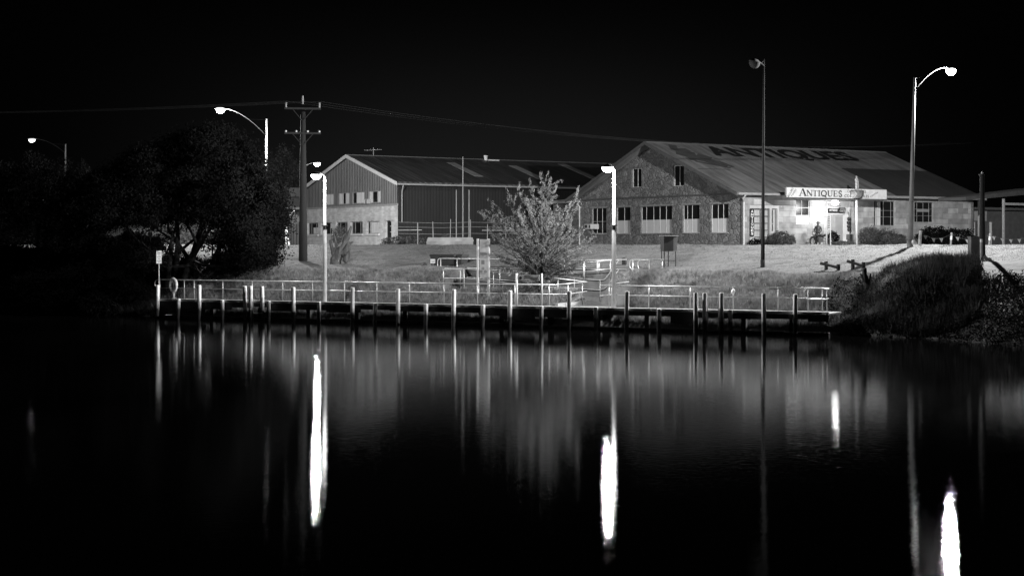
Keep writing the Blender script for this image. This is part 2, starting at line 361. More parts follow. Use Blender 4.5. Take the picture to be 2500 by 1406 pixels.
nz = n_.nodes.new('ShaderNodeTexNoise'); nz.inputs['Scale'].default_value = 1.3; nz.inputs['Detail'].default_value = 12; nz.inputs['Roughness'].default_value = .75
n_.links.new(mp.outputs[0], nz.inputs['Vector'])
mr = n_.nodes.new('ShaderNodeMapRange'); mr.inputs[1].default_value = .3; mr.inputs[2].default_value = .7; mr.inputs[3].default_value = .05; mr.inputs[4].default_value = .14
n_.links.new(nz.outputs[0], mr.inputs[0]); n_.links.new(mr.outputs[0], b_.inputs['Base Color'])
bp = n_.nodes.new('ShaderNodeBump'); bp.inputs['Strength'].default_value = .8; bp.inputs['Distance'].default_value = .08
n_.links.new(nz.outputs[0], bp.inputs['Height']); n_.links.new(bp.outputs[0], b_.inputs['Normal'])
mb = MB(); mb.v = [tuple(v) for v in V]; mb.f = Fc
tag(mb.build('ground', gm, smooth=True), kind='structure')

# road and pavement in front of the buildings
rd = MB()
rp = [at(430, 600, 104), at(530, 600, 112), at(660, 600, 118), at(760, 600, 124), at(900, 600, 128)]
rl = []
for p in rp: rl += [(p.x, p.y - 5, G + .012), (p.x, p.y + 9, G + .012)]
rd.add(rl, [(2 * i, 2 * i + 2, 2 * i + 3, 2 * i + 1) for i in range(len(rp) - 1)])
tag(rd.build('road', mat('pale_gravel', .5, .9, 0, .2, 1.5, .3, 8)), kind='structure')

# water
wm = bpy.data.materials.new('river_water'); wm.use_nodes = True; n_ = wm.node_tree; n_.nodes.clear()
df = n_.nodes.new('ShaderNodeBsdfDiffuse'); df.inputs[0].default_value = (.003, .003, .003, 1)
gs = n_.nodes.new('ShaderNodeBsdfAnisotropic'); gs.distribution = 'BECKMANN'; gs.inputs['Roughness'].default_value = .06; gs.inputs[0].default_value = (.85, .85, .85, 1)
fr = n_.nodes.new('ShaderNodeFresnel'); fr.inputs[0].default_value = 1.33
mx = n_.nodes.new('ShaderNodeMixShader'); ow = n_.nodes.new('ShaderNodeOutputMaterial')
n_.links.new(fr.outputs[0], mx.inputs[0]); n_.links.new(df.outputs[0], mx.inputs[1]); n_.links.new(gs.outputs[0], mx.inputs[2]); n_.links.new(mx.outputs[0], ow.inputs[0])
tcn = n_.nodes.new('ShaderNodeTexCoord'); mp = n_.nodes.new('ShaderNodeMapping'); mp.inputs['Scale'].default_value = (2.2, 5, 1)
n_.links.new(tcn.outputs['Object'], mp.inputs[0])
nz = n_.nodes.new('ShaderNodeTexNoise'); nz.inputs['Scale'].default_value = 2.2; nz.inputs['Detail'].default_value = 4
n_.links.new(mp.outputs[0], nz.inputs['Vector'])
bp = n_.nodes.new('ShaderNodeBump'); bp.inputs['Strength'].default_value = .5; bp.inputs['Distance'].default_value = .0035
n_.links.new(nz.outputs[0], bp.inputs['Height']); n_.links.new(bp.outputs[0], gs.inputs['Normal'])
mb = MB(); mb.add([(-2500, -400, 0), (2500, -400, 0), (2500, 1400, 0), (-2500, 1400, 0)], [(0, 1, 2, 3)])
tag(mb.build('water', wm), kind='structure')

# ------------------------------------------------------------------ lamps
def light(parent, loc, power, r=.12, name='lamp_light', cone=None, nadir=.15, side=None):
    l = bpy.data.lights.new(name, 'SPOT' if cone else 'POINT'); l.energy = power; l.shadow_soft_size = r; l.color = (1, 1, 1)
    if cone: l.spot_size = math.radians(cone); l.spot_blend = .35
    # street luminaires throw most of their light sideways and little straight down
    l.use_nodes = True; n = l.node_tree; e = n.nodes['Emission']
    tcl = n.nodes.new('ShaderNodeTexCoord'); sp = n.nodes.new('ShaderNodeSeparateXYZ'); n.links.new(tcl.outputs['Normal'], sp.inputs[0])
    ab_ = n.nodes.new('ShaderNodeMath'); ab_.operation = 'ABSOLUTE'; n.links.new(sp.outputs[2], ab_.inputs[0])
    mr_ = n.nodes.new('ShaderNodeMapRange'); mr_.inputs[1].default_value = .3; mr_.inputs[2].default_value = .95; mr_.inputs[3].default_value = 1; mr_.inputs[4].default_value = nadir
    n.links.new(ab_.outputs[0], mr_.inputs[0]); n.links.new(mr_.outputs[0], e.inputs[1])
    if side:   # house-side shield: weaker towards +x
        ms = n.nodes.new('ShaderNodeMapRange'); ms.inputs[1].default_value = .4; ms.inputs[2].default_value = .8; ms.inputs[3].default_value = 1; ms.inputs[4].default_value = side
        n.links.new(sp.outputs[0], ms.inputs[0]); mm = n.nodes.new('ShaderNodeMath'); mm.operation = 'MULTIPLY'
        n.links.new(mr_.outputs[0], mm.inputs[0]); n.links.new(ms.outputs[0], mm.inputs[1]); n.links.new(mm.outputs[0], e.inputs[1])
    o = bpy.data.objects.new(name, l); C.objects.link(o); o.location = loc; o.parent = parent; return o
def street_lamp(label, base, top, head, r0, r1, power, lit=True, group=None, m='galv', arm_drop=.9, nadir=.15, side=None):
    """tall road lamp: leaning pole, curved arm, tie rod and a cobra head"""
    t = thing('street_lamp', label, 'street lamp', base, 0, group)
    B = Vector(base); T = Vector(top) - B; H = Vector(head) - B
    MB().tube([(0, 0, -.4), T * .5, T], [r0, (r0 + r1) / 2, r1], 14).tube([(0, 0, -.3), (0, 0, .35)], r0 * 1.08, 14).build('pole', M[m], t, smooth=True)
    d = H - T; hz = Vector((d.x, d.y, 0)); st = T - Vector((0, 0, arm_drop)); L = hz.length
    pts = []
    for i in range(13):
        k = i / 12
        p = st + hz * k; p.z = st.z + (H.z + .03 - st.z) * math.sin(k * PI / 2) ** .9; pts.append(p)
    MB().tube(pts, [.03] * 13, 8).build('arm', M['matte'], t, smooth=True)
    q = pts[5]
    MB().tube([T - Vector((0, 0, .05)), q], .012, 6).build('tie_rod', M['matte'], t)
    u = hz.normalized() if L > 0 else Vector((1, 0, 0)); v = Vector((-u.y, u.x, 0))
    hb = MB(); vs = []; n = 12
    for i, (k, w, h) in enumerate([(-.12, .05, .04), (0, .09, .07), (.25, .17, .12), (.5, .18, .13), (.7, .12, .08), (.78, .03, .02)]):
        for j in range(n):
            a = 2 * PI * j / n; z = math.sin(a); vs.append(H + u * (k - .1) + v * w * math.cos(a) + Vector((0, 0, h * z * (1 if z > 0 else .45))))
    hb.add(vs, [(i * n + j, i * n + (j + 1) % n, (i + 1) * n + (j + 1) % n, (i + 1) * n + j) for i in range(5) for j in range(n)] + [tuple(range(n))[::-1], tuple(5 * n + j for j in range(n))])
    hb.build('lamp_head', M['glassd'] if lit else M['matte'], t, smooth=True)
    lb = MB(); vs = []
    for i in range(7):
        a = PI / 2 * i / 6
        for j in range(14):
            b = 2 * PI * j / 14
            vs.append(H + u * (.24 + .34 * math.cos(b) * math.cos(a)) + v * (.24 * math.sin(b) * math.cos(a)) + Vector((0, 0, -.03 - .3 * math.sin(a))))
    lb.add(vs, [(i * 14 + j, i * 14 + (j + 1) % 14, (i + 1) * 14 + (j + 1) % 14, (i + 1) * 14 + j) for i in range(6) for j in range(14)])
    lb.build('lens', M['lens'] if lit else M['matte'], t, smooth=True)
    if lit: light(t, H + u * .24 + Vector((0, 0, -.46)), power, nadir=nadir, side=side)
    return t
D = 150
far_lamp = street_lamp('small distant street lamp at the far left above the dark trees', at(160, 600, D), at(160, 352, D), at(84, 340, D), .12, .06, POW['far_left'])
b = at(650, 600, 108); b.z = G
street_lamp('brightest street lamp, arching out from behind the big dark riverside tree', b, at(651, 291, 108), at(545, 266, 105), .13, .07, POW['left'], arm_drop=1.2, side=.15, nadir=.5)
D = 150; b = at(735, 600, D); b.z = G
street_lamp('slim street lamp rising left of the two-storey shed, head above its roof', b, at(735, 400, D), at(768, 398, D), .12, .07, POW['far_mid'], arm_drop=.5)
D = 76; b = at(2222, 603, D); b.z = gz(b.x, b.y)
street_lamp('tall leaning street lamp on the right lawn with lit curved arm', b, at(2233, 190, D), at(2317, 168, 79.5), .14, .055, POW['right'], arm_drop=.65, m='pole_paint', nadir=.35)
b = at(1862, 664, 73.6); b.z = gz(b.x, b.y)
street_lamp('dark unlit lamp pole in front of the stone shop roof', b, at(1865, 146, 73.6), at(1848, 152, 73.0), .1, .035, 0, False, m='matte', arm_drop=.3)

for ch in far_lamp.children:
    if ch.name.startswith('lens'): ch.data.materials[0] = M['lens2']
def jetty_lamp(label, px, pyb, s, ztop, power, hz):
    t_, _ = jp(px, pyb, s); b = jw(t_, s, .93)
    t = thing('jetty_lamp', label, 'lamp post', b, 0, 'white lamp posts on the jetty')
    h = ztop - b.z
    zc = 3.73 + (HY - 557) / F * b.y - b.z
    MB().tube([(0, 0, 0), (0, 0, zc - .08)], [.105, .095], 8).build('lower_pole', M['grey'] if False else M['galv'], t)
    MB().tube([(0, 0, zc - .08), (0, 0, zc + .1)], .06, 8).tube([(0, 0, zc + .1), (0, 0, zc + .14)], .16, 8).build('collar', M['steel'], t)
    MB().tube([(0, 0, zc + .1), (0, 0, h)], [.075, .058], 8).build('upper_pole', M['trim'], t)
    hp = Vector((-.33, -.75, hz - b.z))
    MB().tube([(0, 0, h), (0, 0, h + .05), Vector((-.16, -.4, hp.z + .1)), hp + Vector((0, 0, .12))], .03, 8).build('arm', M['steel'], t)
    MB().lathe(hp, [(.03, .16), (.08, .13), (.2, .06), (.27, .0), (.26, -.01)], 18).build('lamp_shade', M['steel'], t, smooth=True)
    MB().lathe(hp, [(.25, -.015), (.24, -.1), (.15, -.2), (.02, -.24)], 18).build('lens', M['lens'], t, smooth=True)
    light(t, hp + Vector((0, 0, -.36)), power, .1, nadir=.4)
    return t
jetty_lamp('white jetty lamp post left of the driftwood stump, small shaded head', 793, 738, 1.68, 7.04, POW['near_left'], 7.12)
jetty_lamp('white jetty lamp post by the ramp landing, bright lamp at its left', 1499, 750, 1.68, 7.05, POW['near_right'], 7.14)

# ------------------------------------------------------------------ jetty
jt = thing('jetty', 'long low timber jetty on pilings along the river bank', 'jetty', (JA[0], JA[1], 0), JROT)
TE = jp(2022, 765, 0)[0]; T0 = jp(380, 735, 0)[0]
dk = MB(); x = T0
while x < TE:
    w = min(.19, TE - x); dk.bb(x, x + w - .012, .03, 2.1, .86 + rng.uniform(-.004, .004), .92 + rng.uniform(-.004, .004)); x += .2
dk.build('deck', M['plank'], jt)
MB().bb(T0, TE, .04, .15, .925, .985).build('kerb', M['plank'], jt)
fa = MB(); x = T0; sp = 2.45
k = 0
while x < TE:
    x2 = min(TE, x + rng.uniform(1.0, 2.0)); fa.bb(x, x2 - .02, .15, .24, rng.choice([.66, .62, .5, .58, .36]) if T0 + 3 < x else .3, .855); x = x2; k += 1
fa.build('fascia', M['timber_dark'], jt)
wl = MB(); x = T0
while x < TE:
    x2 = min(TE, x + 5.2); wl.bb(x, x2 - .03, .16, .4, -.4, .15 + rng.uniform(-.03, .03)); x = x2
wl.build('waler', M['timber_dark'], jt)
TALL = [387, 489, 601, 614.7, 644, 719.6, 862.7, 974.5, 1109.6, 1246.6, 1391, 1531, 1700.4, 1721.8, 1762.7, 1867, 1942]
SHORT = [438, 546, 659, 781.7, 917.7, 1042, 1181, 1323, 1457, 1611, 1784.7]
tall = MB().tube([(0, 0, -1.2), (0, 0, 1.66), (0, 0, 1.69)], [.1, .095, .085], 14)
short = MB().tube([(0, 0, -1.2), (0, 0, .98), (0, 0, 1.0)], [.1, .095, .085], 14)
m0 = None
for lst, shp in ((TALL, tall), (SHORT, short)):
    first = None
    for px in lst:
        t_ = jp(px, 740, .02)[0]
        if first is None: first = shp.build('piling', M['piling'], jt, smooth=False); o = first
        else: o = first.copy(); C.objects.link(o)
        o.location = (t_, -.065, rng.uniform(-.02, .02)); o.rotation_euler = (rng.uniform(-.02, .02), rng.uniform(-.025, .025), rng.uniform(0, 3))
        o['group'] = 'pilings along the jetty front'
first = None
for px in range(400, 2020, 118):
    t_ = jp(px, 740, 1.7)[0]
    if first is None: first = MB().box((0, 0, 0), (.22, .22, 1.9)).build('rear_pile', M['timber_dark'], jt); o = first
    else: o = first.copy(); C.objects.link(o)
    o.location = (t_, 1.75, -.1)

# railings of the jetty
def railing(label, tops, mids, posts, group='galvanised tube handrails', r=.025, mloc=None):
    """tops, mids: lists of polylines in the world; posts: list of (foot, top)"""
    o0 = Vector(posts[0][0]); t = thing('handrail', label, 'handrail', o0, 0, group)
    for pl in tops: MB().tube([Vector(p) - o0 for p in pl], r, 8).build('top_rail', M['galv'], t, smooth=True)
    for pl in mids: MB().tube([Vector(p) - o0 for p in pl], r * .85, 8).build('middle_rail', M['galv'], t, smooth=True)
    for a, b in posts:
        MB().tube([Vector(a) - o0, Vector(b) - o0], r * .9, 8).tube([Vector(b) - o0 - Vector((0, 0, .05)), Vector(b) - o0], r * 1.3, 8).build('post', M['galv'], t, smooth=True)
    return t
ZT, ZM, SR = 1.9, 1.47, 1.8
def JT(px, s=SR): return jp(px, 700, s)[0]
def seg(px0, px1, z, s=SR, n=2): 
    a, b = JT(px0), JT(px1); return [jw(a + (b - a) * i / (n - 1), s, z) for i in range(n)]
def jpost(px, zt=ZT, s=SR): t_ = JT(px); return (jw(t_, s, .9), jw(t_, s, zt))
# left end loop
a = JT(378)
loop = [jw(JT(392), SR, ZM), jw(JT(385), SR, ZM), jw(a + .05, SR, ZM + .06), jw(a, SR, ZM + .18), jw(a, SR, ZT - .18), jw(a + .05, SR, ZT - .05), jw(JT(386), SR, ZT), jw(JT(400), SR, ZT)]
railing('handrail along the jetty left of the first white lamp post', [loop + seg(402, 789, ZT)], [seg(392, 789, ZM)], [jpost(p) for p in (390, 450, 474, 544, 615.5, 690, 763)])
railing('handrail along the jetty between lamp post and ramp opening', [seg(801, 1357, ZT) + [J(1433, 688, 4.8)]], [seg(801, 1357, ZM) + [J(1395, 717, 3.2), J(1433, 711, 4.8)]],
        [jpost(p) for p in (841, 920, 1000, 1084, 1166, 1257, 1341)] + [(jw(JT(1357) + .1, 2.9, .9), jw(JT(1357) + .1, 2.9, ZT)), (jw(JT(1357) + .1, 4.5, .9), jw(JT(1357) + .1, 4.5, ZT))])
e = JT(2026); l0 = JT(1966)
railing('handrail along the jetty right of the ramp opening', [[J(1535, 688, 4.7), J(1463, 698, SR)] + seg(1466, 2026, ZT),
        [jw(JT(2022), SR - .12, ZM - .03), jw(l0 + .1, SR - .12, ZM - .03), jw(l0, SR - .12, ZM + .08), jw(l0, SR - .12, ZT - .12), jw(l0 + .1, SR - .12, ZT - .02), jw(JT(2026), SR - .12, ZT - .02)]],
        [[J(1500, 718, 3.4), J(1463, 723, SR)] + seg(1466, 2024, ZM)],
        [jpost(p) for p in (1487, 1493, 1584, 1685, 1790, 1900, 1973, 2008, 2019)])
# ramp rails
def pl(pts): return [J(*p) for p in pts]
railing('lower ramp handrail on the river side behind the pine-like tree', [pl([(1085, 656.5, 4.9), (1133, 656, 4.9), (1300, 673, 4.9), (1433, 688, 4.9)])],
        [pl([(1085, 679.5, 4.9), (1133, 679, 4.9), (1300, 697, 4.9), (1410, 706, 4.9)])],
        [(J(p, y + 55, 4.9), J(p, y, 4.9)) for p, y in ((1083, 657), (1133, 656), (1205, 664), (1290, 672), (1362, 680))])
railing('inner ramp handrail curving up behind the bright lamp post', [pl([(1140, 654, 6.8), (1245, 662, 6.8), (1330, 672, 6.8), (1462, 684, 6.8), (1474, 683, 6.8), (1480, 678, 6.8), (1497, 655, 6.9), (1512, 634, 7.0)])],
        [pl([(1140, 677, 6.8), (1245, 685, 6.8), (1330, 694, 6.8), (1430, 706, 6.8), (1462, 708, 6.8), (1474, 706, 6.8), (1482, 700, 6.8), (1497, 677, 6.9), (1512, 657, 7.0)])],
        [(J(p, y + 50, 6.8), J(p, y, 6.8)) for p, y in ((1124, 657), (1220, 660), (1402, 678), (1465, 684), (1425, 640))])
def lp(px0, px1, y0, y1, s):  # rounded end loop
    return pl([(px1, y1, s), (px0 + 5, y1, s), (px0 + 1, y1 - 4, s), (px0, y1 - 9, s), (px0, y0 + 9, s), (px0 + 1, y0 + 4, s), (px0 + 5, y0, s), (px1, y0, s)])
railing('upper walk handrail with rounded end beside the wheelie bins', [lp(1068, 1082, 631, 654, 8.3) + pl([(1420, 635, 8.3), (1530, 634, 8.3)])], [pl([(1082, 654, 8.3), (1420, 657, 8.3), (1530, 658, 8.3)])],
        [(J(p, y + 48, 8.3), J(p, y, 8.3)) for p, y in ((1076, 632), (1116, 632), (1180, 632), (1378, 634), (1392, 634), (1458, 634), (1462, 634), (1545, 635))])
railing('short handrail with looped ends beside the meter box stand', [lp(1537, 1547, 634, 657, 8.1)[:-1] + pl([(1547, 634, 8.1), (1620, 634, 8.1)]), lp(1557, 1552, 635, 657, 8.2)],
        [pl([(1547, 658, 8.1), (1618, 658, 8.1)])], [(J(p, 682, 8.1), J(p, 634, 8.1)) for p in (1545, 1585, 1616)])
railing('faint middle handrail of the upper walk behind the leafy tree', [pl([(1358, 646, 7.3), (1491, 636, 7.3)])], [pl([(1358, 669, 7.3), (1491, 657, 7.3)])],
        [(J(p, y + 44, 7.3), J(p, y, 7.3)) for p, y in ((1360, 646), (1427, 641), (1490, 636))])

# ramp slabs
rt = thing('ramp', 'concrete access ramp and landing cut into the bank behind the jetty', 'ramp', (JA[0], JA[1], 0), JROT)
tl, tr = T1357, T1463 + .35
MB().bb(tl + .12, tr, 2.02, 5.1, .6, .9).build('landing', mat('worn_concrete', .06, .9, 0, .3, 1.5, .3, 25), rt)
MB().prism([(0, 0), (3.1, 0), (3.1, .16), (0, .14)], lambda a, b, d: (tl + d, 2.0 + a, .9 + b), -.04, .1).build('kerb', M['board'], rt)
def rs(t0, t1, z0, z1, s0, s1, th=.25):
    return MB().add([(t0, s0, z0 - th), (t1, s0, z1 - th), (t1, s1, z1 - th), (t0, s1, z0 - th), (t0, s0, z0), (t1, s0, z1), (t1, s1, z1), (t0, s1, z0)],
                    [(0, 1, 2, 3), (4, 5, 6, 7), (0, 1, 5, 4), (1, 2, 6, 5), (2, 3, 7, 6), (3, 0, 4, 7)])
rs(TL - .2, TR + .2, 1.5, .9, 5.12, 6.88).build('lower_flight', M['ramp'], rt)
rs(TL - .2, TRR, 1.9, 2.05, 6.9, 8.2).build('upper_walk', M['ramp'], rt)
MB().bb(TBN1 + .05, TRR, 8.4, 8.55, 1.7, 2.55).build('retaining_wall', M['ramp'], rt)
MB().bb(TL - .2, TR, 6.86, 6.9, 1.2, 1.98).build('kerb', M['ramp'], rt)

# ladders
def ladder(label, pa, pb, group='ladders on the jetty front'):
    a = jp(pa, 740, -.0)[0]; b_ = jp(pb, 740, 0)[0]
    t = thing('ladder', label, 'ladder', jw((a + b_) / 2, -.02, 0), JROT, group); w = (b_ - a) / 2
    for x in (-w + .1, w - .1): MB().tube([(x, -.03, -.6), (x, -.03, .7), (x, -.03, 1.1)], .02, 6).build('stile', M['galv'], t)
    for z in (.1, .38, .66): MB().tube([(-w + .1, -.03, z), (w - .1, -.03, z)], .018, 6).build('rung', M['galv'], t)
ladder('steel ladder between two close pilings near the left end', 616, 643)
ladder('steel ladder between two close pilings near the right end', 1723, 1761)

# sign on a pole at the left end
b = J(388, 735, .5); t = thing('notice_sign', 'small pale notice sign on a thin pole at the left end of the jetty', 'sign', (b.x, b.y, .9), JROT + .75)
MB().tube([(0, 0, 0), (0, 0, 2.5)], .028, 8).build('pole', M['galv'], t)
MB().bb(-.13, .13, -.05, -.03, 1.86, 2.52).build('sign_panel', M['white'], t)
k = MB()
for z, w in ((2.66, .08), (2.62, .07), (2.52, .05), (2.43, .09), (2.33, .06), (2.24, .09), (2.16, .03)): k.bb(-w, w, -.056, -.052, z - .252, z - .228)
k.build('lettering', M['mark'], t)
# life ring
b = J(423, 735, 1.3); t = thing('life_ring', 'pale life ring with hanging rope on the left end of the jetty', 'life ring', (b.x, b.y, .93), JROT)
tor = MB(); n1, n2 = 28, 10; vs = []
for i in range(n1):
    a = 2 * PI * i / n1
    for j in range(n2):
        c_ = 2 * PI * j / n2; R = 1 + .06 * math.cos(c_) * 1
        vs.append(((.2 + .08 * math.cos(c_)) * math.cos(a), .08 * math.sin(c_), 0.72 + (.3 + .085 * math.cos(c_)) * math.sin(a)))
tor.add(vs, [(i * n2 + j, i * n2 + (j + 1) % n2, ((i + 1) % n1) * n2 + (j + 1) % n2, ((i + 1) % n1) * n2 + j) for i in range(n1) for j in range(n2)])
tor.build('ring', M['buoy'], t, smooth=True)
MB().tube([(-.02, .07, 0), (-.02, .07, 1.0)], .03, 8).bb(-.1, .06, .06, .1, .45, .9).build('bracket', M['galv'], t)
rp_ = MB()
for q in range(5):
    x = rng.uniform(-.1, .2); rp_.tube([(x * .6, -.05, .36), (x * .5 + .05, -.06, .2), (x * .3 + .06, -.05, .1), (x * 1.3 + .02, -.05, .0)], .012, 5)
rp_.tube([(.24, -.07, .7), (.27, -.07, .45), (.18, -.07, .3), (.08, -.07, .36)], .014, 5)
rp_.build('rope', M['buoy'], t)
b = J(1790, 712, SR - .08); o = MB().lathe((0, 0, 0), [(.02, -.1), (.08, -.05), (.09, .02), (.06, .08), (.02, .1)], 12).build('float', M['white'], None, b, smooth=True)
tag(o, 'small white float tied to the right handrail of the jetty', 'float')

# ------------------------------------------------------------------ buildings
BD = (.8476, .5305); BY = (-.5305, .8476); BROT = math.atan2(.5305, .8476)
class Bld:
    def __init__(s, R): s.R = R
    def g(s, px, py, off=0):      # gable plane x = off : (y, z)
        O = (s.R[0] + BD[0] * off, s.R[1] + BD[1] * off); k, z = on_line(px, py, O, BY); return k, z - G
    def w(s, px, py, off=0):      # side plane y = off : (x, z)
        O = (s.R[0] + BY[0] * off, s.R[1] + BY[1] * off); k, z = on_line(px, py, O, BD); return k, z - G
    def rect(s, fn, px0, px1, py0, py1, off=0):
        a0, z1a = fn(px0, py0, off); a1, _ = fn(px1, py0, off); am = (px0 + px1) / 2
        z1 = fn(am, py0, off)[1]; z0 = fn(am, py1, off)[1]; return min(a0, a1), max(a0, a1), z0, z1
def wall(mb, fn, a0, a1, z0, top, cuts, opens, depth):
    """fn(a, z, d) -> point; top(a) -> height of the wall there"""
    A = sorted(set([a0, a1] + cuts + [v for o in opens for v in o[:2]])); Z = sorted(set([z0] + [v for o in opens for v in o[2:]]))
    for i in range(len(A) - 1):
        b0, b1 = A[i], A[i + 1]
        zz = [z for z in Z if z < min(top(b0), top(b1)) - 1e-4]
        rows = list(zip(zz[:-1], zz[1:])) + [(zz[-1], None)]
        for r0, r1 in rows:
            if r1 is not None and any(o[0] <= b0 + 1e-6 and b1 <= o[1] + 1e-6 and o[2] <= r0 + 1e-6 and r1 <= o[3] + 1e-6 for o in opens): continue
            t0 = top(b0) if r1 is None else r1; t1 = top(b1) if r1 is None else r1
            mb.add([fn(b0, r0, 0), fn(b1, r0, 0), fn(b1, t1, 0), fn(b0, t0, 0)], [(0, 1, 2, 3)])
    for (x0, x1, y0, y1) in opens:
        for p, q in (((x0, y0), (x1, y0)), ((x1, y0), (x1, y1)), ((x1, y1), (x0, y1)), ((x0, y1), (x0, y0))):
            mb.add([fn(p[0], p[1], 0), fn(q[0], q[1], 0), fn(q[0], q[1], depth), fn(p[0], p[1], depth)], [(0, 1, 2, 3)])
def bar(mb, fn, a0, a1, z0, z1, d0, d1):
    vs = [fn(a, z, d) for a in (a0, a1) for z in (z0, z1) for d in (d0, d1)]
    mb.add(vs, [(0, 1, 3, 2), (4, 6, 7, 5), (0, 4, 5, 1), (2, 3, 7, 6), (0, 2, 6, 4), (1, 5, 7, 3)])
def window(root, fn, r, depth, mull=(.5,), trans=(), fw=.06, m='cream', cover=(), covm='blind', name='window', label=None):
    a0, a1, z0, z1 = r; k = MB()
    bar(k, fn, a0, a1, z0, z0 + fw, depth - .06, depth); bar(k, fn, a0, a1, z1 - fw, z1, depth - .06, depth)
    bar(k, fn, a0, a0 + fw, z0 + fw, z1 - fw, depth - .06, depth); bar(k, fn, a1 - fw, a1, z0 + fw, z1 - fw, depth - .06, depth)
    for u in mull:
        c_ = a0 + (a1 - a0) * u; bar(k, fn, c_ - fw * .4, c_ + fw * .4, z0 + fw, z1 - fw, depth - .05, depth - .003)
    for v in trans:
        c_ = z0 + (z1 - z0) * v; bar(k, fn, a0 + fw, a1 - fw, c_ - fw * .35, c_ + fw * .35, depth - .045, depth - .006)
    o = k.build(name, M[m], root)
    if label: o['label'] = label
    g_ = MB(); g_.add([fn(a0 + fw, z0 + fw, depth - .02), fn(a1 - fw, z0 + fw, depth - .02), fn(a1 - fw, z1 - fw, depth - .02), fn(a0 + fw, z1 - fw, depth - .02)], [(0, 1, 2, 3)])
    g_.build('pane', M['glass'], o)
    for (u0, u1, v0, v1) in cover:
        c_ = MB(); p0 = a0 + (a1 - a0) * u0; p1 = a0 + (a1 - a0) * u1; q0 = z0 + (z1 - z0) * v0; q1 = z0 + (z1 - z0) * v1
        if covm == 'curtain':
            nn = max(4, int((p1 - p0) / .06)); vs = []
            for i in range(nn + 1):
                a = p0 + (p1 - p0) * i / nn; d = depth - .032 + .008 * math.sin(i * 1.9)
                vs += [fn(a, q0, d), fn(a, q1, d)]
            c_.add(vs, [(2 * i, 2 * i + 2, 2 * i + 3, 2 * i + 1) for i in range(nn)])
        else: bar(c_, fn, p0, p1, q0, q1, depth - .03, depth - .024)
        c_.build('curtain' if covm == 'curtain' else 'blind', M[covm], o)
    return o
def gable_roof(root, w, L, eave, apex, ox0, ox1, oy, th, m, mr_, name='roof', kids=True):
    sl = (apex - eave) / (w / 2); objs = []
    for sd in (0, 1):
        f = (lambda y: y) if sd == 0 else (lambda y: w - y)
        ye = -oy; ze = eave - sl * oy
        k = MB(); k.prism([(ye, ze + .02), (w / 2, apex + .02), (w / 2, apex + .02 + th), (ye, ze + .02 + th)], lambda a, b, d: (d, f(a), b), -ox0, L + ox1)
        objs.append(k.build(name, m, root))
    rc = MB().prism([(w / 2 - .2, apex + th - sl * .2 + .025), (w / 2, apex + th + .05), (w / 2 + .2, apex + th - sl * .2 + .025), (w / 2, apex + th + .01)], lambda a, b, d: (d, a, b), -ox0 - .01, L + ox1)
    rc.build('ridge_cap', mr_, root)
    return objs, sl

# ---- two-storey shed on the left
B1 = Bld((-9.73, 133.0)); W1, L1 = 18.7, 34.0; E1 = 9.0 - G + .05; A1 = 11.72 - G
s1 = thing('gabled_shed', 'long two-storey gabled shed, corrugated upper wall over pale painted brick', 'building', (B1.R[0], B1.R[1], G), BROT)
gf = lambda a, z, d: (d, a, z)
topf = lambda a: E1 + (A1 - E1) * (1 - abs(a - W1 / 2) / (W1 / 2))
ZB = B1.g(960, 497.5)[1]
up = [B1.rect(B1.g, *r) for r in ((788, 814.5, 472, 500), (826.5, 853, 471.5, 499.5), (860, 889.5, 469, 498), (899.5, 929.5, 466, 496.8))]
zu0 = sum(r[2] for r in up) / 4; zu1 = sum(r[3] for r in up) / 4; up = [(r[0], r[1], max(ZB + .12, zu0), zu1) for r in up]
lo = [B1.rect(B1.g, *r) for r in ((751, 777.5, 544, 573), (784, 811.5, 544, 573), (821, 849, 543, 571.5), (856.5, 886, 541, 571), (895.7, 926, 539, 571))]
zl0 = sum(r[2] for r in lo) / 5; zl1 = sum(r[3] for r in lo) / 5; lo = [(r[0], r[1], zl0, zl1) for r in lo]
dr = B1.rect(B1.g, 941, 962.3, 538, 600); dr = (dr[0], dr[1], .12, zl1 + .02)
k = MB(); wall(k, gf, 0, W1, ZB, topf, [W1 / 2], up, .15)
k.build('upper_wall', corrugated('ribbed_cladding', .15, .22, 1, .33, .03, .6, .1), s1)
k = MB(); wall(k, lambda a, z, d: (d - .03, a, z), 0, W1, -.2, lambda a: ZB - .16, [], lo + [dr], .3)
k.build('lower_wall', block_mat('painted_brick', .45, .6, .46, .16, 'y', .012, .35, .012, .18), s1)
k = MB().bb(-.09, .0, -.0, W1, ZB - .16, ZB); k.build('band', M['grey'], s1)
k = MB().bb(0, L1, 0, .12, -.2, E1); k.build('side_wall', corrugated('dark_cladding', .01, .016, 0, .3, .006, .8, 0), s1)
MB().bb(0, L1, W1 - .12, W1, -.2, E1).prism([(0, -.2), (W1, -.2), (W1, E1), (W1 / 2, A1), (0, E1)], lambda a, b, d: (L1 + d, a, b), -.12, 0).build('rear_wall', M['darkgrey'], s1)
rm1 = corrugated('old_iron_roof', .03, .09, 0, .5, .02, .6, .2)
gable_roof(s1, W1, L1, E1, A1, .35, .2, .35, .1, rm1, M['grey'])
sl1 = (A1 - E1) / (W1 / 2)
for f in (lambda y: y, lambda y: W1 - y):
    MB().prism([(-.4, E1 - sl1 * .4 - .16), (W1 / 2, A1 - .16), (W1 / 2, A1 + .15), (-.4, E1 - sl1 * .4 + .15)], lambda a, b, d: (d, f(a), b), -.42, -.34).build('bargeboard', M['cream'], s1)
MB().tube([(-.36, -.42, E1 - .18), (L1, -.42, E1 - .18)], .08, 8).build('gutter', M['grey'], s1)
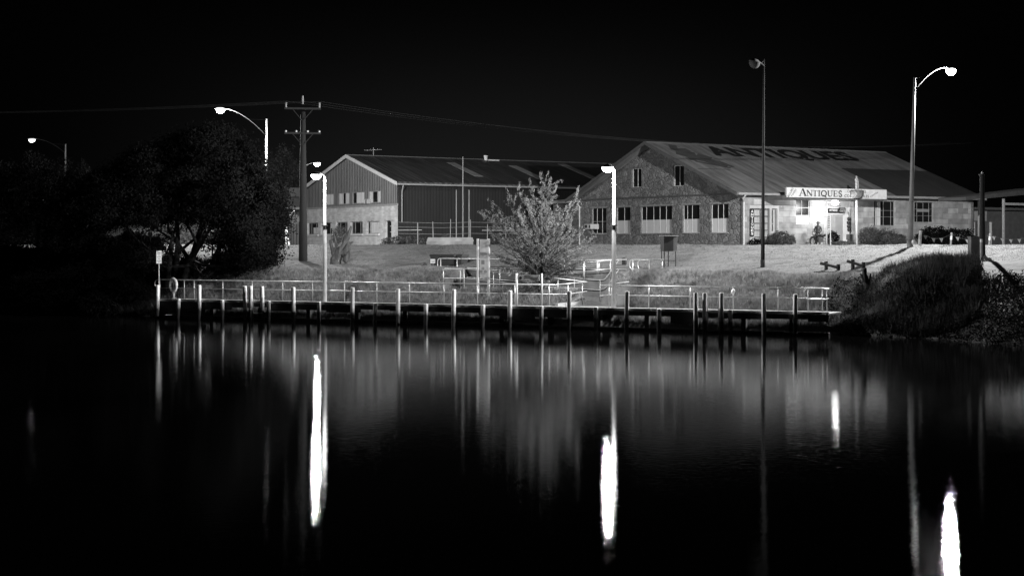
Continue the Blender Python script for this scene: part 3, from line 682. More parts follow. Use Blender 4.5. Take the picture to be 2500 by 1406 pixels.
MB().tube([(.3, -.42, E1 - .2), (.3, -.14, E1 - .8), (.3, -.14, 2.0)], .05, 8).build('downpipe', M['grey'], s1)
cv = [[(.1, .85, 0, 1)], [(.05, .42, 0, 1), (.62, 1, 0, 1)], [(0, .68, 0, 1)], [(0, .3, 0, 1), (.72, 1, 0, 1)]]
for i, r in enumerate(up): window(s1, gf, r, .13, (.33, .7), (), .07, 'grey', cv[i], 'curtain' if i in (1, 3) else 'blind')
cv = [[(.1, .6, 0, .6)], [(0, .3, .5, 1)], [], [], [(.15, .85, .05, 1)]]
for i, r in enumerate(lo):
    o = window(s1, gf, r, .2, (.3, .75), (), .07, 'grey', cv[i], 'curtain')
    MB().bb(-.16, .2, r[0] - .12, r[1] + .12, r[2] - .14, r[2]).build('sill', M['cream'], o)
a0, a1, z0, z1 = dr; d_ = MB()
for z in (z0, z0 + .5, z0 + 1.0, z0 + 1.5, z1 - .08): bar(d_, gf, a0 + .05, a0 + (a1 - a0) * .62, z, z + .05, .12, .139)
bar(d_, gf, a0, a0 + .08, z0, z1, .12, .18); bar(d_, gf, a1 - .08, a1, z0, z1, .12, .18)
do = d_.build('door', M['cream'], s1)
k = MB(); bar(k, gf, a0 + .08, a0 + (a1 - a0) * .48, z0, z1, .14, .145); k.build('curtain', M['curtain'], do)
k = MB(); k.add([gf(a0 + .08, z0, .15), gf(a1 - .08, z0, .15), gf(a1 - .08, z1, .15), gf(a0 + .08, z1, .15)], [(0, 1, 2, 3)]); k.build('pane', M['glass'], do)
MB().bb(-.5, .1, a0 - .15, a1 + .15, -.1, .12).build('step', M['concrete'], s1)
# skylight sheets
for (xx, v0, v1) in ((9, .25, .8), (15.5, .2, .75), (22, .2, .9)):
    y0, y1 = W1 / 2 * v0, W1 / 2 * v1
    MB().prism([(y0, E1 + sl1 * y0 + .125), (y1, E1 + sl1 * y1 + .125), (y1, E1 + sl1 * y1 + .14), (y0, E1 + sl1 * y0 + .14)], lambda a, b, d: (d, a, b), xx, xx + .9).build('skylight', M['panel'], s1)
r = B1.g(908, 490); r0 = B1.rect(B1.g, 891, 907, 486, 498)
t = thing('air_conditioner', 'window air conditioner on the upper corrugated wall of the two-storey shed', 'air conditioner', jw(0, 0, 0), 0)
t.parent = None; pw = Vector((B1.R[0], B1.R[1], G)) + Vector((BY[0], BY[1], 0)) * ((r0[0] + r0[1]) / 2) + Vector((0, 0, r0[2]))
t.location = pw; t.rotation_euler = (0, 0, BROT)
MB().bb(-.3, .1, -.3, .3, .0, .42).build('casing', M['grey'], t)
MB().bb(-.312, -.302, .02, .26, .05, .37).build('grille', M['cream'], t)
k = MB()
for z in np.arange(.07, .36, .06): k.bb(-.316, -.306, -.26, -.02, z, z + .02)
k.build('louvre', M['black'], t)
# antenna and vent on the roof
p = Vector((B1.R[0], B1.R[1], G)) + Vector((BY[0], BY[1], 0)) * (W1 / 2) + Vector((BD[0], BD[1], 0)) * 2.4 + Vector((0, 0, A1 + .1))
t = thing('tv_antenna', 'small television antenna on the ridge of the two-storey shed', 'antenna', p, BROT)
MB().tube([(0, 0, 0), (0, 0, .75)], .03, 6).build('mast', M['galv'], t)
k = MB().tube([(-.7, .4, .5), (.5, -.6, .55)], .02, 6)
for q in np.linspace(0, 1, 6): c_ = Vector((-.7, .4, .5)).lerp(Vector((.5, -.6, .55)), q); k.tube([c_ - Vector((.1, .14, 0)), c_ + Vector((.1, .14, 0))], .012, 5)
k.build('elements', M['galv'], t)
p = Vector((B1.R[0], B1.R[1], G)) + Vector((BY[0], BY[1], 0)) * (W1 / 2 - .3) + Vector((BD[0], BD[1], 0)) * 14.2 + Vector((0, 0, A1 + .05))
t = thing('roof_vent', 'small pale roof vent on the shed ridge, middle of the picture', 'vent', p, BROT)
MB().lathe((0, 0, 0), [(.16, -.1), (.16, .3), (.2, .32), (.2, .42), (.05, .46)], 12).build('cowl', M['cream'], t)
MB().bb(.2, 1.4, -.15, .1, -.06, .04).build('flashing', M['cream'], t)

# ---- stone antiques shop
B2 = Bld((16.5, 112.0)); W2, L2 = 20.35, 24.2; E2 = 7.62 - G; A2 = 11.55 - G
s2 = thing('stone_shop', 'rubble stone gabled antiques shop with a lettered iron roof', 'building', (B2.R[0], B2.R[1], G), BROT)
top2 = lambda a: E2 + (A2 - E2) * (1 - abs(a - W2 / 2) / (W2 / 2))
gu = [B2.rect(B2.g, *r) for r in ((1542.5, 1566, 411.4, 457.5), (1643.7, 1669.8, 404, 454.4))]
gl_ = [B2.rect(B2.g, *r) for r in ((1444, 1480.4, 505.6, 569.6), (1504, 1539, 505.6, 569.6), (1563.8, 1640.6, 502.3, 569.6), (1666, 1707.7, 501, 569), (1735, 1778, 499, 568))]
za = sum(r[2] for r in gl_) / 5; zb = sum(r[3] for r in gl_) / 5; gl_ = [(r[0], r[1], za, zb) for r in gl_]
k = MB(); wall(k, gf, 0, W2, -.3, top2, [W2 / 2], gu + gl_, .2)
k.build('gable_wall', stone_mat('rubble_stone', .13, .24, (2.6, 2.6, 3.1), .12, 1.3), s2)
sf_ = lambda a, z, d: (a, d, z)
doorr = B2.rect(B2.w, 1831, 1901.6, 502, 600); doorr = (doorr[0], doorr[1], .0, doorr[3])
win2 = B2.rect(B2.w, 1943.5, 1976.4, 486, 527); sgn2 = B2.rect(B2.w, 1943.5, 1976.4, 527, 547.7)
win2f = (win2[0], win2[1], sgn2[2], win2[3])
ent = B2.rect(B2.w, 2019.5, 2084, 487, 600); ent = (ent[0], ent[1], 0, ent[3])
win3 = B2.rect(B2.w, 2134, 2186, 491.5, 551); win4 = B2.rect(B2.w, 2232.5, 2279.6, 494, 543)
k = MB(); wall(k, sf_, 0, L2, -.3, lambda a: E2, [], [doorr, win2f, ent, win3, win4], .35)
k.build('front_wall', block_mat('sandstone_blocks', .22, .42, 1.15, .42, 'x', .018, .25, .02, .3), s2)
MB().bb(.42, L2, W2 - .3, W2, -.3, E2).build('rear_wall', M['concrete_old'], s2)
MB().prism([(0, -.3), (W2, -.3), (W2, E2), (W2 / 2, A2), (0, E2)], lambda a, b, d: (L2 + d, a, b), -.3, 0).build('end_wall', M['concrete_old'], s2)
MB().bb(.0, .25, -.03, .0, -.2, E2 - .1).build('quoin', M['concrete'], s2)
zs0 = B2.g(1769, 473.6)[1]
MB().bb(-.1, -.0, .0, W2, zs0 - .06, zs0 + .06).build('string_course', M['darkgrey'], s2)
rm2 = corrugated('painted_iron_roof', .1, .28, 0, .18, .012, .7, .0)
ro, sl2 = gable_roof(s2, W2, L2, E2, A2, 1.0, .6, .75, .09, rm2, M['grey'])
for i, f in enumerate((lambda y: y, lambda y: W2 - y)):
    MB().prism([(-.78, E2 - sl2 * .78 - .12), (W2 / 2, A2 - .12), (W2 / 2, A2 + .13), (-.78, E2 - sl2 * .78 + .13)], lambda a, b, d: (d, f(a), b), -1.08, -1.0).build('bargeboard', M['darkgrey'], s2)
ge = E2 - sl2 * .75
MB().bb(-1.0, L2 + .5, -.93, -.76, ge - .06, ge + .1).build('gutter', M['grey'], s2)
MB().tube([(-.3, -.85, ge - .05), (-.25, -.5, ge - .3), (.12, -.14, ge - .55), (.12, -.14, -.1)], .06, 8).build('downpipe', M['cream'], s2)
MB().bb(-.06, .08, -.13, -.03, -.2, ge - .3).build('downpipe_shadow_board', M['darkgrey'], s2).name = 'pipe_shadow_board'  # dark board laid beside the downpipe as its shadow
MB().tube([(-.3, W2 + .1, E2 - .5), (-.05, W2 + .1, E2 - .8), (-.05, W2 + .1, -.1)], .06, 8).build('downpipe', M['cream'], s2)
for i, r in enumerate(gu): window(s2, gf, r, .18, (.5,), (), .04, 'cream')
for i, r in enumerate(gl_):
    mm = [(.35, .7), (.5,), (.22, .42, .62, .85), (.5, .78), (.35, .65)][i]
    window(s2, gf, r, .18, mm, (.47,) if i == 0 else (), .035, 'cream', [] if i == 0 else [(.02, .98, .0, .49)])
    MB().bb(-.05, .17, r[0] - .05, r[1] + .05, r[2] - .06, r[2]).build('sill', M['concrete'], s2)
    MB().bb(-.03, .0, r[0] - .12, r[1] + .12, r[3], r[3] + .09).build('lintel', M['grey'], s2)
# glazed double door left of the shop sign
dg = B2.rect(B2.w, 1841.4, 1881, 511, 600); dg = (dg[0], dg[1], .1, dg[3])
k = MB(); bar(k, sf_, doorr[0], doorr[1], doorr[3] - .22, doorr[3], .0, .2); bar(k, sf_, doorr[0], doorr[0] + .14, 0, doorr[3] - .22, 0, .2)
bar(k, sf_, doorr[1] - .14, doorr[1], 0, doorr[3] - .22, 0, .2); bar(k, sf_, dg[1], dg[1] + .14, 0, doorr[3] - .22, 0.02, .22); bar(k, sf_, doorr[0] + .14, dg[0], 0, doorr[3] - .22, 0.02, .22)
bar(k, sf_, dg[1] + .14, doorr[1] - .14, 0, 1.0, .12, .2)
frm = k.build('door_frame', M['trim'], s2)
k = MB(); nn = 5
for i in range(nn + 1): z = dg[2] + (dg[3] - dg[2]) * i / nn; bar(k, sf_, dg[0], dg[1], z - .03, z + .03, .2, .25)
for u in (0, .5, 1): a = dg[0] + (dg[1] - dg[0]) * u; bar(k, sf_, a - .04, a + .04, dg[2], dg[3], .195, .245)
dd = k.build('glazed_door', M['darkgrey'], s2)
k = MB(); bar(k, sf_, dg[0], dg[1], dg[2], dg[3], .3, .31); k.build('blind', M['trim'], dd)
k = MB(); z = dg[2]
while z < dg[3]: bar(k, sf_, dg[0], dg[1], z, z + .012, .29, .298); z += .09
k.build('louvre', M['grey'], dd)
window(s2, sf_, (dg[1] + .16, doorr[1] - .15, 1.0, doorr[3] - .24), .3, (), (.35,), .05, 'trim', [(.6, 1, 0, 1)], 'trim')
# window with the text board below
window(s2, sf_, (win2[0], win2[1], sgn2[3], win2[3]), .12, (.46,), (.48,), .05, 'trim')
window(s2, sf_, win3, .2, (.17, .5, .85), (.36, .62), .03, 'grey', [(.12, .36, .0, 1)], 'curtain')
window(s2, sf_, win4, .2, (.2, .52, .82), (.33, .66), .03, 'grey', [(.2, .85, .52, .66)], 'panel')
def board(name, label, r, off, m, lines, cat='sign', mt='ink', border=False, parent=None):
    """flat sign in front of the shop's long wall; lines: (word, u0, u1, v0, v1, rot)"""
    a0, a1, z0, z1 = r
    t = thing(name, label, cat, Vector((B2.R[0], B2.R[1], G)) + Vector((BD[0], BD[1], 0)) * a0 + Vector((BY[0], BY[1], 0)) * off + Vector((0, 0, z0)), BROT)
    w, h = a1 - a0, z1 - z0
    MB().bb(0, w, 0, .05, 0, h).build('panel', M[m], t)
    k = MB(); lift = -.006
    for (wd, u0, u1, v0, v1, rot) in lines:
        cx, cy = (u0 + u1) / 2 * w, (v0 + v1) / 2 * h; hw, hh = (u1 - u0) / 2 * w, (v1 - v0) / 2 * h
        cr, sr = math.cos(rot), math.sin(rot)
        def fn(u, v):
            x, y = (u * 2 - 1) * hw, (v * 2 - 1) * hh
            return (cx + x * cr - y * sr, lift, cy + x * sr + y * cr)
        text_into(k, wd, fn, .01)
    if k.v: k.build('lettering', M[mt], t)
    return t, w, h
board('window_board', 'white lettered board under the small paned shop window', (sgn2[0], sgn2[1], sgn2[2], sgn2[3]), .05, 'white',
      [('VINTAGE', .04, .44, .7, .9, 0), ('CERAMICS', .52, .96, .7, .9, 0), ('TOOLS', .06, .42, .36, .62, 0), ('BOOKS', .54, .94, .36, .62, 0), ('JEWELLERY', .04, .45, .08, .26, 0), ('PORCELAIN', .52, .96, .08, .26, 0)])
# main sign on the verandah edge
VO = -2.3
sr = B2.rect(B2.w, 1921, 2164.8, 460.5, 484.2, VO)
zt = B2.w(1921, 457.3, VO)[1]; zb_ = B2.w(1921, 481.6, VO)[1]
sr = (sr[0], sr[1], zb_, zt)
sgt, sw, sh = board('shop_sign', 'long white ANTIQUES fascia sign across the shop verandah', sr, VO, 'white',
      [('BOOKS', -.005, .075, .38, .62, .95), ('TOOLS', .03, .1, .34, .56, .95), ('OLD WARES', .595, .785, .6, .86, 0), ('COLLECTABLES', .565, .815, .12, .4, 0), ('CENTRE', .825, .91, .38, .54, .42)])
k = MB()
def sgf(u, v, kk): return ((.115 + u * .43) * sw, -.006 - kk * .0006, (.15 + v * .62) * sh)
def word_fit(u, v, kk): return sgf(u, v, kk)
serif_word(k, 'ANTIQUES', word_fit, first=1.22)
k.build('serif_lettering', M['ink'], sgt)
# verandah roof and posts
k = MB().bb(sr[0] - .35, sr[1] + .1, VO + .06, -.02, zb_ - .12, zb_ + .12); k.build('verandah_roof', M['darkgrey'], s2)
MB().bb(sr[0], sr[1], VO - .0 + .055, VO + .2, zb_ + .13, zt - .03).build('parapet', M['grey'], s2)
def wpos(px, py, off):
    a, z = B2.w(px, py, off); return Vector((a, off, z))
for i, (px, r, off) in enumerate(((2018, .05, VO + .1), (2091.5, .075, VO - .2))):
    q = wpos(px, 590, off); MB().tube([(q.x, q.y, -.1), (q.x, q.y, zb_ - .13)], r, 12).build('verandah_post', M['white'], s2, smooth=True)
# notice stand between posts
q = wpos(2018, 590, VO - .1); q2 = wpos(2027.5, 590, VO - .1)
wld = lambda v: Vector((B2.R[0], B2.R[1], G)) + Vector((BD[0], BD[1], 0)) * v[0] + Vector((BY[0], BY[1], 0)) * v[1] + Vector((0, 0, v[2]))
t = thing('notice_stand', 'narrow white notice stand beside the thin verandah post', 'sign', wld((q2.x, q2.y, 0)), BROT)
z0, z1 = B2.w(2027, 560, VO - .1)[1], B2.w(2027, 527, VO - .1)[1]
MB().tube([(0, 0, -.05), (0, 0, z1 + .02)], .035, 8).build('post', M['white'], t)
MB().bb(-(q2.x - q.x) + .08, -.04, -.015, .015, z0, z1).build('sign_panel', M['white'], t)
k = MB()
for z in np.linspace(z0 + .1, z1 - .1, 7): k.bb(-(q2.x - q.x) + .1, -.08, -.022, -.018, z - .03, z + .03)
k.build('lettering', M['mark'], t)
# recessed entrance
a0, a1, z0, z1 = ent; zd = B2.w(2043, 524, 0)[1]; ad = B2.w(2064, 560, 0)[0]
MB().bb(a0, a1, .34, .4, zd + .1, z1).build('fanlight_board', M['white'], s2)
MB().bb(ad + .08, a1, .33, .4, 0, zd + .1).build('side_panel', M['cream'], s2)
for j in (0, 1):
    x0 = a0 + .05 + j * (ad - a0 - .05) / 2; x1 = x0 + (ad - a0 - .05) / 2 - .03
    o = MB().bb(x0, x1, .28, .34, 0, zd).build('entrance_door', M['grey'], s2)
    MB().bb(x0 + .12, x1 - .12, .26, .28, .15, zd - .15).build('door_panel', M['darkgrey'] if False else M['panel'], o)
MB().bb(a0, ad + .08, .2, .3, zd, zd + .1).build('lintel', M['cream'], s2)
text_k = MB(); text_into(text_k, 'TRADING', lambda u, v: (a0 + .2 + u * 1.5, .334, zd + .62 + v * .22)); text_k.build('lettering', M['mark'], s2)
pr = B2.rect(B2.w, 2022, 2046.7, 509, 518.5, -.15)
board('hanging_plaque', 'small black plaque reading ANTIQUES over the shop doors', pr, -.15, 'black', [('ANTIQUES', .1, .9, .22, .78, 0)], mt='white')
pr = B2.rect(B2.w, 2049, 2065.6, 507, 519.5, -.15)
t = thing('cart_wheel_rack', 'dark ribbed basket hanging right of the small ANTIQUES plaque', 'basket', wld((pr[0], -.15, pr[2])), BROT)
w, h = pr[1] - pr[0], pr[3] - pr[2]
t.name = 'hanging_basket'
k = MB(); k.prism([(.06, 0), (w - .06, 0), (w, .1), (w, h - .1), (w - .1, h), (.1, h), (0, h - .1), (0, .1)], lambda a, b, d: (a, d, b), 0, .15); k.build('body', M['steel'], t)
k = MB()
for u in np.linspace(.12, w - .06, 5): k.tube([(u - .04, -.02, .03), (u, -.03, h / 2), (u + .05, -.02, h - .04)], .016, 5)
k.build('rib', M['grey'], t)
# goods hanging on the entrance side panel
hx = B2.w(2072, 560, .2)[0]
t = thing('hanging_bric_a_brac', 'column of small dark ironware hanging right of the shop doors', 'ironware', wld((hx, .2, 0)), BROT)
for i, z in enumerate((2.0, 1.72, 1.44, 1.2)):
    MB().lathe((rng.uniform(-.05, .05), 0, z), [(.1, -.1), (.14, 0), (.12, .1), (.03, .13)], 10).build('pot', M['steel'], t)
MB().tube([(0, 0, 1.0), (0, 0, 2.35), (-.15, -.05, 2.6), (.0, -.1, 2.3)], .012, 5).build('chain', M['steel'], t)
MB().bb(-.15, .3, -.2, .1, .45, .85).bb(-.05, .25, -.25, .1, .05, .45).build('crate', M['darkgrey'], t)
# lamp over the entrance
q = wpos(2038.7, 491.5, VO + .9)
t = thing('wall_lamp', 'glowing bulkhead lamp under the verandah above the shop doors', 'lamp', wld((B2.w(2038.7, 491.5, VO + .3)[0], VO + .3, zb_ - .12)), BROT)
MB().lathe((0, 0, 0), [(.12, 0), (.12, -.05), (.1, -.07)], 14).build('base', M['grey'], t)
MB().lathe((0, 0, 0), [(.18, -.07), (.25, -.15), (.25, -.27), (.14, -.37), (.02, -.4)], 16).build('globe', M['lens'], t, smooth=True)
light(t, (0, 0, -.52), POW['shop'], .15, nadir=.5)

# roof lettering and dark mark on the front slope
def slope_uv(px, py, lift=.0):
    """hit of the pixel ray with the front roof slope: (x, y) in building coordinates"""
    dx, dy, dz = U(px), 1.0, (HY - py) / F
    # local: X = (P-R).BD ; Yl = (P-R).BY ; z
    def loc(k):
        X, Y, Z = dx * k - B2.R[0], dy * k - B2.R[1], HC + dz * k - G
        return X * BD[0] + Y * BD[1], X * BY[0] + Y * BY[1], Z
    lo_, hi_ = 90.0, 170.0
    f = lambda k: loc(k)[2] - (E2 + sl2 * loc(k)[1] + .11)
    for _ in range(60):
        mi = (lo_ + hi_) / 2
        if f(mi) > 0: lo_ = mi
        else: hi_ = mi
    X, Yl, Z = loc(lo_); return X, Yl
def sp3(x, y, lift=.006): return (x, y, E2 + sl2 * y + .11 + lift)
c00 = slope_uv(1742, 384); c01 = slope_uv(1712, 358); c10 = slope_uv(2112, 397); 
yb = c00[1]; yt = c01[1]; yb2 = c10[1]
x0 = c01[0] - .3; x1 = c10[0]
k = MB(); yB = (yb + yb2) / 2 - .1; yT = yt + .1
text_into(k, 'ANTIQUES', lambda u, v: sp3(x0 + u * (x1 - x0), yB + v * (yT - yB), .012), .045)
k.build('roof_lettering', M['ink'], s2)
# darker sheets on the lower right of the slope
xl = slope_uv(2052, 411)[0]; ym = (slope_uv(2052, 411)[1] + slope_uv(2210, 416)[1]) / 2
dm = corrugated('dark_iron_roof', .035, .06, 0, .18, .012, .7, .0)
MB().prism([(xl, -.74), (L2 + .62, -.74), (L2 + .62, ym), (xl, ym)], lambda a, b, d: sp3(a, b, d), .004, .008).build('dark_sheet', dm, s2)
# dark figure with streaks, drawn left of the word
pm = mat('dark_roof_mark', .07, .8, 0, .3, 2)
def strokes(lst):
    k = MB()
    for j, (pts, wd) in enumerate(lst):
        P = [slope_uv(*p) for p in pts]
        for (a, b), (c_, d) in zip(P[:-1], P[1:]):
            L = math.hypot(c_ - a, d - b) + 1e-9; nx, ny = -(d - b) / L * wd / 2, (c_ - a) / L * wd / 2
            k.add([sp3(a + nx, b + ny, .01 + j * .002), sp3(a - nx, b - ny, .01 + j * .002), sp3(c_ - nx, d - ny, .01 + j * .002), sp3(c_ + nx, d + ny, .01 + j * .002)], [(0, 1, 2, 3)])
    return k
strokes([([(1634, 359), (1655, 363), (1672, 371)], 1.6), ([(1650, 372), (1690, 381)], 1.3), ([(1668, 374), (1700, 380), (1735, 390)], 1.5), ([(1690, 384), (1735, 396), (1775, 408)], .9),
         ([(1672, 379), (1690, 392)], .3), ([(1682, 381), (1704, 397)], .3), ([(1700, 395), (1784, 411)], .35), ([(1712, 388), (1760, 397), (1790, 409)], .5)]).build('roof_mark', pm, s2)
MB().prism([(0, 0)] * 0 or [(slope_uv(1705, 413)[0], slope_uv(1705, 413)[1] - .05), (slope_uv(1783, 415)[0], slope_uv(1783, 415)[1] - .05), (slope_uv(1783, 415)[0], slope_uv(1783, 415)[1] + .05), (slope_uv(1705, 413)[0], slope_uv(1705, 413)[1] + .05)],
           lambda a, b, d: sp3(a, b, d), .02, .03).build('lap_strip', pm, s2)
# air conditioner at the first window
r0 = B2.rect(B2.g, 1441, 1459.5, 546.6, 559.4)
t = thing('air_conditioner', 'pale window air conditioner on the left of the rubble stone gable', 'air conditioner', wld((0, 0, 0)), BROT)
t.location = wld((-.2, (r0[0] + r0[1]) / 2, r0[2]))
MB().bb(-.45, .5, -.45, .45, 0, .4).build('casing', M['cream'], t)
MB().bb(-.46, -.452, .05, .38, .06, .34).bb(-.46, -.452, -.36, -.2, .08, .32).build('grille', M['black'], t)
MB().tube([(-.3, .3, 0), (.2, .3, -.5)], .03, 6).tube([(-.3, -.3, 0), (.2, -.3, -.5)], .03, 6).build('bracket', M['grey'], t)
# lean-to left of the stone shop
s3 = thing('stone_annexe', 'low stone annexe left of the gabled shop, half hidden by the leafy tree', 'building', (B2.R[0], B2.R[1], G), BROT)
MB().bb(1.6, 8, W2 + .02, W2 + 6.5, -.2, E2 - .35).build('wall', stone_mat('annexe_stone', .13, .22, (2.3, 2.3, 2.9), .09, .8), s3)
MB().prism([(W2 + .02, E2 - .1), (W2 + 6.9, E2 - .3), (W2 + 6.9, E2 - .12), (W2 + .02, E2 + .08)], lambda a, b, d: (d, a, b), 1.2, 8.3).build('roof', M['concrete'], s3)
MB().tube([(1.15, W2 + .1, E2 - .25), (1.15, W2 + 6.9, E2 - .3)], .09, 8).build('gutter', M['cream'], s3)

# ---- far right annexe and carport
t = thing('shop_extension', 'dim low extension with framed panels at the right end of the shop', 'building', (B2.R[0], B2.R[1], G), BROT)
MB().bb(L2 + .02, L2 + 12, 1.5, 8, -.2, 2.9).build('wall', M['darkgrey'], t)
MB().bb(L2 + .05, L2 + 12.3, 1.0, 8.3, 2.9, 3.1).build('roof', M['darkgrey'], t)
MB().bb(L2 + .2, L2 + 3.2, 1.42, 1.49, 2.0, 2.8).build('panel', M['grey'], t)
for x in (1.6, 3.6): MB().bb(L2 + x, L2 + x + .18, 1.4, 1.49, -.1, 1.9).build('frame', M['cream'], t)
t = thing('carport', 'open carport with sloping beam at the right edge behind the bunting', 'carport', at(2450, 600, 100), BROT)
t.location.z = G
MB().prism([(-3.6, 2.85), (4, 3.45), (4, 3.8), (-3.6, 3.05)], lambda a, b, d: (a, d, b), -.1, 2.2).build('roof', M['steel'], t)
for x, y in ((0, 0), (0, 2), (4, 0)): MB().bb(x - .06, x + .06, y - .06, y + .06, -.1, 3.0 + x * .08).build('post', M['darkgrey'], t)
MB().bb(0.07, 3.93, -.05, .05, 2.6, 2.75).build('beam', M['darkgrey'], t)

# ---- dark building far left behind the poles
t = thing('far_depot', 'low dark flat depot building between the big tree and the timber power pole', 'building', (-34, 172, G), 0)
MB().bb(-14, 14.2, 0, 12, -.2, 5.6).build('wall', mat('render_wall', .09, .9, 0, .2, .5), t)
MB().bb(-14.3, 14.4, -.8, 12.5, 5.6, 6.3).build('parapet', M['darkgrey'], t)
MB().bb(-14, 14.2, -1.6, -.02, 3.9, 4.15).build('awning', M['grey'], t)
MB().bb(6, 11, -.86, -.81, 5.3, 6.1).build('sign_panel', M['darkgrey'], t)
MB().bb(3.2, 12.5, -.06, -.02, .1, 3.2).build('roller_door', corrugated('door_slats', .1, .13, 0, .3, .02), t)

# ------------------------------------------------------------------ statues and motorcycle
def skinned(name, verts, edges, radii, m, parent=None, sub=1):
    me = bpy.data.meshes.new(name); me.from_pydata(verts, edges, []); me.materials.append(m)
    o = bpy.data.objects.new(name, me); C.objects.link(o)
    if parent: o.parent = parent
    md = o.modifiers.new('skin', 'SKIN'); sk = me.skin_vertices[0] if me.skin_vertices else None
    if sk is None:
        bm = bmesh.new(); bm.from_mesh(me); bm.verts.layers.skin.verify(); bm.to_mesh(me); bm.free(); sk = me.skin_vertices[0]
    for i, r in enumerate(radii):
        r = r if isinstance(r, tuple) else (r, r); sk.data[i].radius = r; sk.data[i].use_root = (i == 0)
    sb = o.modifiers.new('sub', 'SUBSURF'); sb.levels = sub; sb.render_levels = sub
    return o
def figure(root, h, m, hat_m, brim, coat=True, bulk=1.0):
    s = h / 1.75
    V = [(0, 0, .95), (0, 0, 1.15), (0, 0, 1.38), (0, 0, 1.5), (0, -.01, 1.6), (0, -.01, 1.7),
         (-.1, 0, .88), (-.12, -.02, .5), (-.12, .02, .09), (-.12, -.12, .04), (.1, 0, .88), (.13, .04, .5), (.14, .06, .09), (.15, -.08, .04),
         (-.19, 0, 1.4), (-.26, -.02, 1.12), (-.14, -.17, 1.0), (.19, 0, 1.4), (.27, -.02, 1.12), (.12, -.18, .98), (-.05, -.2, .98), (.05, -.21, .97)]
    E = [(0, 1), (1, 2), (2, 3), (3, 4), (4, 5), (0, 6), (6, 7), (7, 8), (8, 9), (0, 10), (10, 11), (11, 12), (12, 13), (2, 14), (14, 15), (15, 16), (2, 17), (17, 18), (18, 19), (16, 20), (19, 21)]
    R = [(.16, .11), (.15, .11), (.17, .11), .06, .09, .075, .1, .075, .05, .045, .1, .075, .05, .045, .07, .052, .04, .07, .052, .04, .035, .035]
    R = [tuple(x * s for x in (r if isinstance(r, tuple) else (r, r))) for r in R]
    R = [tuple(x * bulk for x in q) for q in R]; V = [(v[0] * bulk, v[1], v[2]) for v in V]
    b = skinned('body', [Vector(v) * s for v in V], E, R, m, root)
    MB().lathe((0, -.01 * s, 1.68 * s), [(brim * s, 0), (brim * s, .02 * s), (.1 * s, .03 * s), (.09 * s, .12 * s), (.05 * s, .14 * s)], 14).build('hat', hat_m, root, smooth=True)
    if coat: MB().lathe((0, 0, 0), [(.2 * s, .6 * s), (.16 * s, .95 * s), (.14 * s, 1.12 * s), (.16 * s, 1.36 * s), (.08 * s, 1.47 * s)], 12).build('coat', m, root, smooth=True)
    k = MB()
    for sx in (-1, 1):
        k.lathe((sx * .03 * s, -.1 * s, 1.61 * s), [(.002, -.012 * s), (.014 * s, 0), (.002, .012 * s)], 6)
    k.tube([(0, -.1 * s, 1.62 * s), (0, -.118 * s, 1.575 * s)], .012 * s, 6)
    k.tube([(-.03 * s, -.098 * s, 1.54 * s), (.03 * s, -.098 * s, 1.54 * s)], .006 * s, 5).build('face', M['darkgrey'], root)
q = wpos(2091, 463, VO - .2)
zdr0 = B2.w(2091, 484, VO - .2)[1]; zdr1 = B2.w(2091, 464.5, VO - .2)[1]
t = thing('octagonal_box', 'weathered octagonal tin box mounted on the thick verandah post', 'box', wld((q.x, VO - .2, zdr0)), BROT)
hh = zdr1 - zdr0
MB().lathe((0, 0, 0), [(.3, 0), (.52, .12), (.54, hh - .1), (.46, hh)], 8).build('body', mat('weathered_tin', .17, .7, .2, .5, 5), t)
t = thing('statue', 'pale figurine of a man in a round hat standing above the shop sign', 'statue', wld((q.x, VO - .2, zdr1 + .01)), BROT + .3)
figure(t, 1.0, M['statue'], M['statue'], .17, False, 1.35)
MB().tube([(.17, -.08, .02), (.12, -.1, .62)], .015, 6).build('cane', M['statue'], t)
q = wpos(1997, 590, -.9)
t = thing('statue', 'dark life-size statue of a man in a brimmed hat against the shop wall', 'statue', wld((q.x, -.9, -.02)), BROT - .9)
figure(t, 1.72, M['bronze'], M['bronze'], .17)
q = wpos(1984.5, 590, -1.5); q2 = wpos(2028, 590, -1.5)
t = thing('motorcycle', 'old dark motorcycle parked against the shop wall at the statue', 'motorcycle', wld((q.x, -1.5, 0)), BROT)
wb = q2.x - q.x
for x in (0, wb):
    tor = MB(); vs = []; n1, n2 = 22, 8
    for i in range(n1):
        a = 2 * PI * i / n1
        for j in range(n2):
            c_ = 2 * PI * j / n2; vs.append((x + (.26 + .045 * math.cos(c_)) * math.cos(a), .05 * math.sin(c_), .3 + (.26 + .045 * math.cos(c_)) * math.sin(a)))
    tor.add(vs, [(i * n2 + j, i * n2 + (j + 1) % n2, ((i + 1) % n1) * n2 + (j + 1) % n2, ((i + 1) % n1) * n2 + j) for i in range(n1) for j in range(n2)])
    o = tor.build('wheel', M['tyre'], t, smooth=True); k = MB()
    for i in range(8): a = PI * i / 8; k.tube([(x - .24 * math.cos(a), 0, .3 - .24 * math.sin(a)), (x + .24 * math.cos(a), 0, .3 + .24 * math.sin(a))], .005, 4)
    k.lathe((x, 0, .3), [(.05, -.05), (.05, .05)], 10, 'y').build('rim', M['galv'], o)
MB().tube([(0, .06, .3), (.22, .05, .8), (.25, .0, .85)], .025, 6).tube([(0, -.06, .3), (.22, -.05, .8)], .025, 6).build('fork', M['steel'], t)
MB().tube([(.22, 0, .75), (.5, 0, .3), (.95, 0, .3), (wb, 0, .3)], .03, 6).tube([(.22, 0, .78), (.9, 0, .6), (wb, 0, .3)], .025, 6).build('frame', M['steel'], t)
MB().box((.68, 0, .38), (.38, .26, .3)).box((.62, 0, .55), (.2, .2, .16)).build('engine', M['darkgrey'], t)
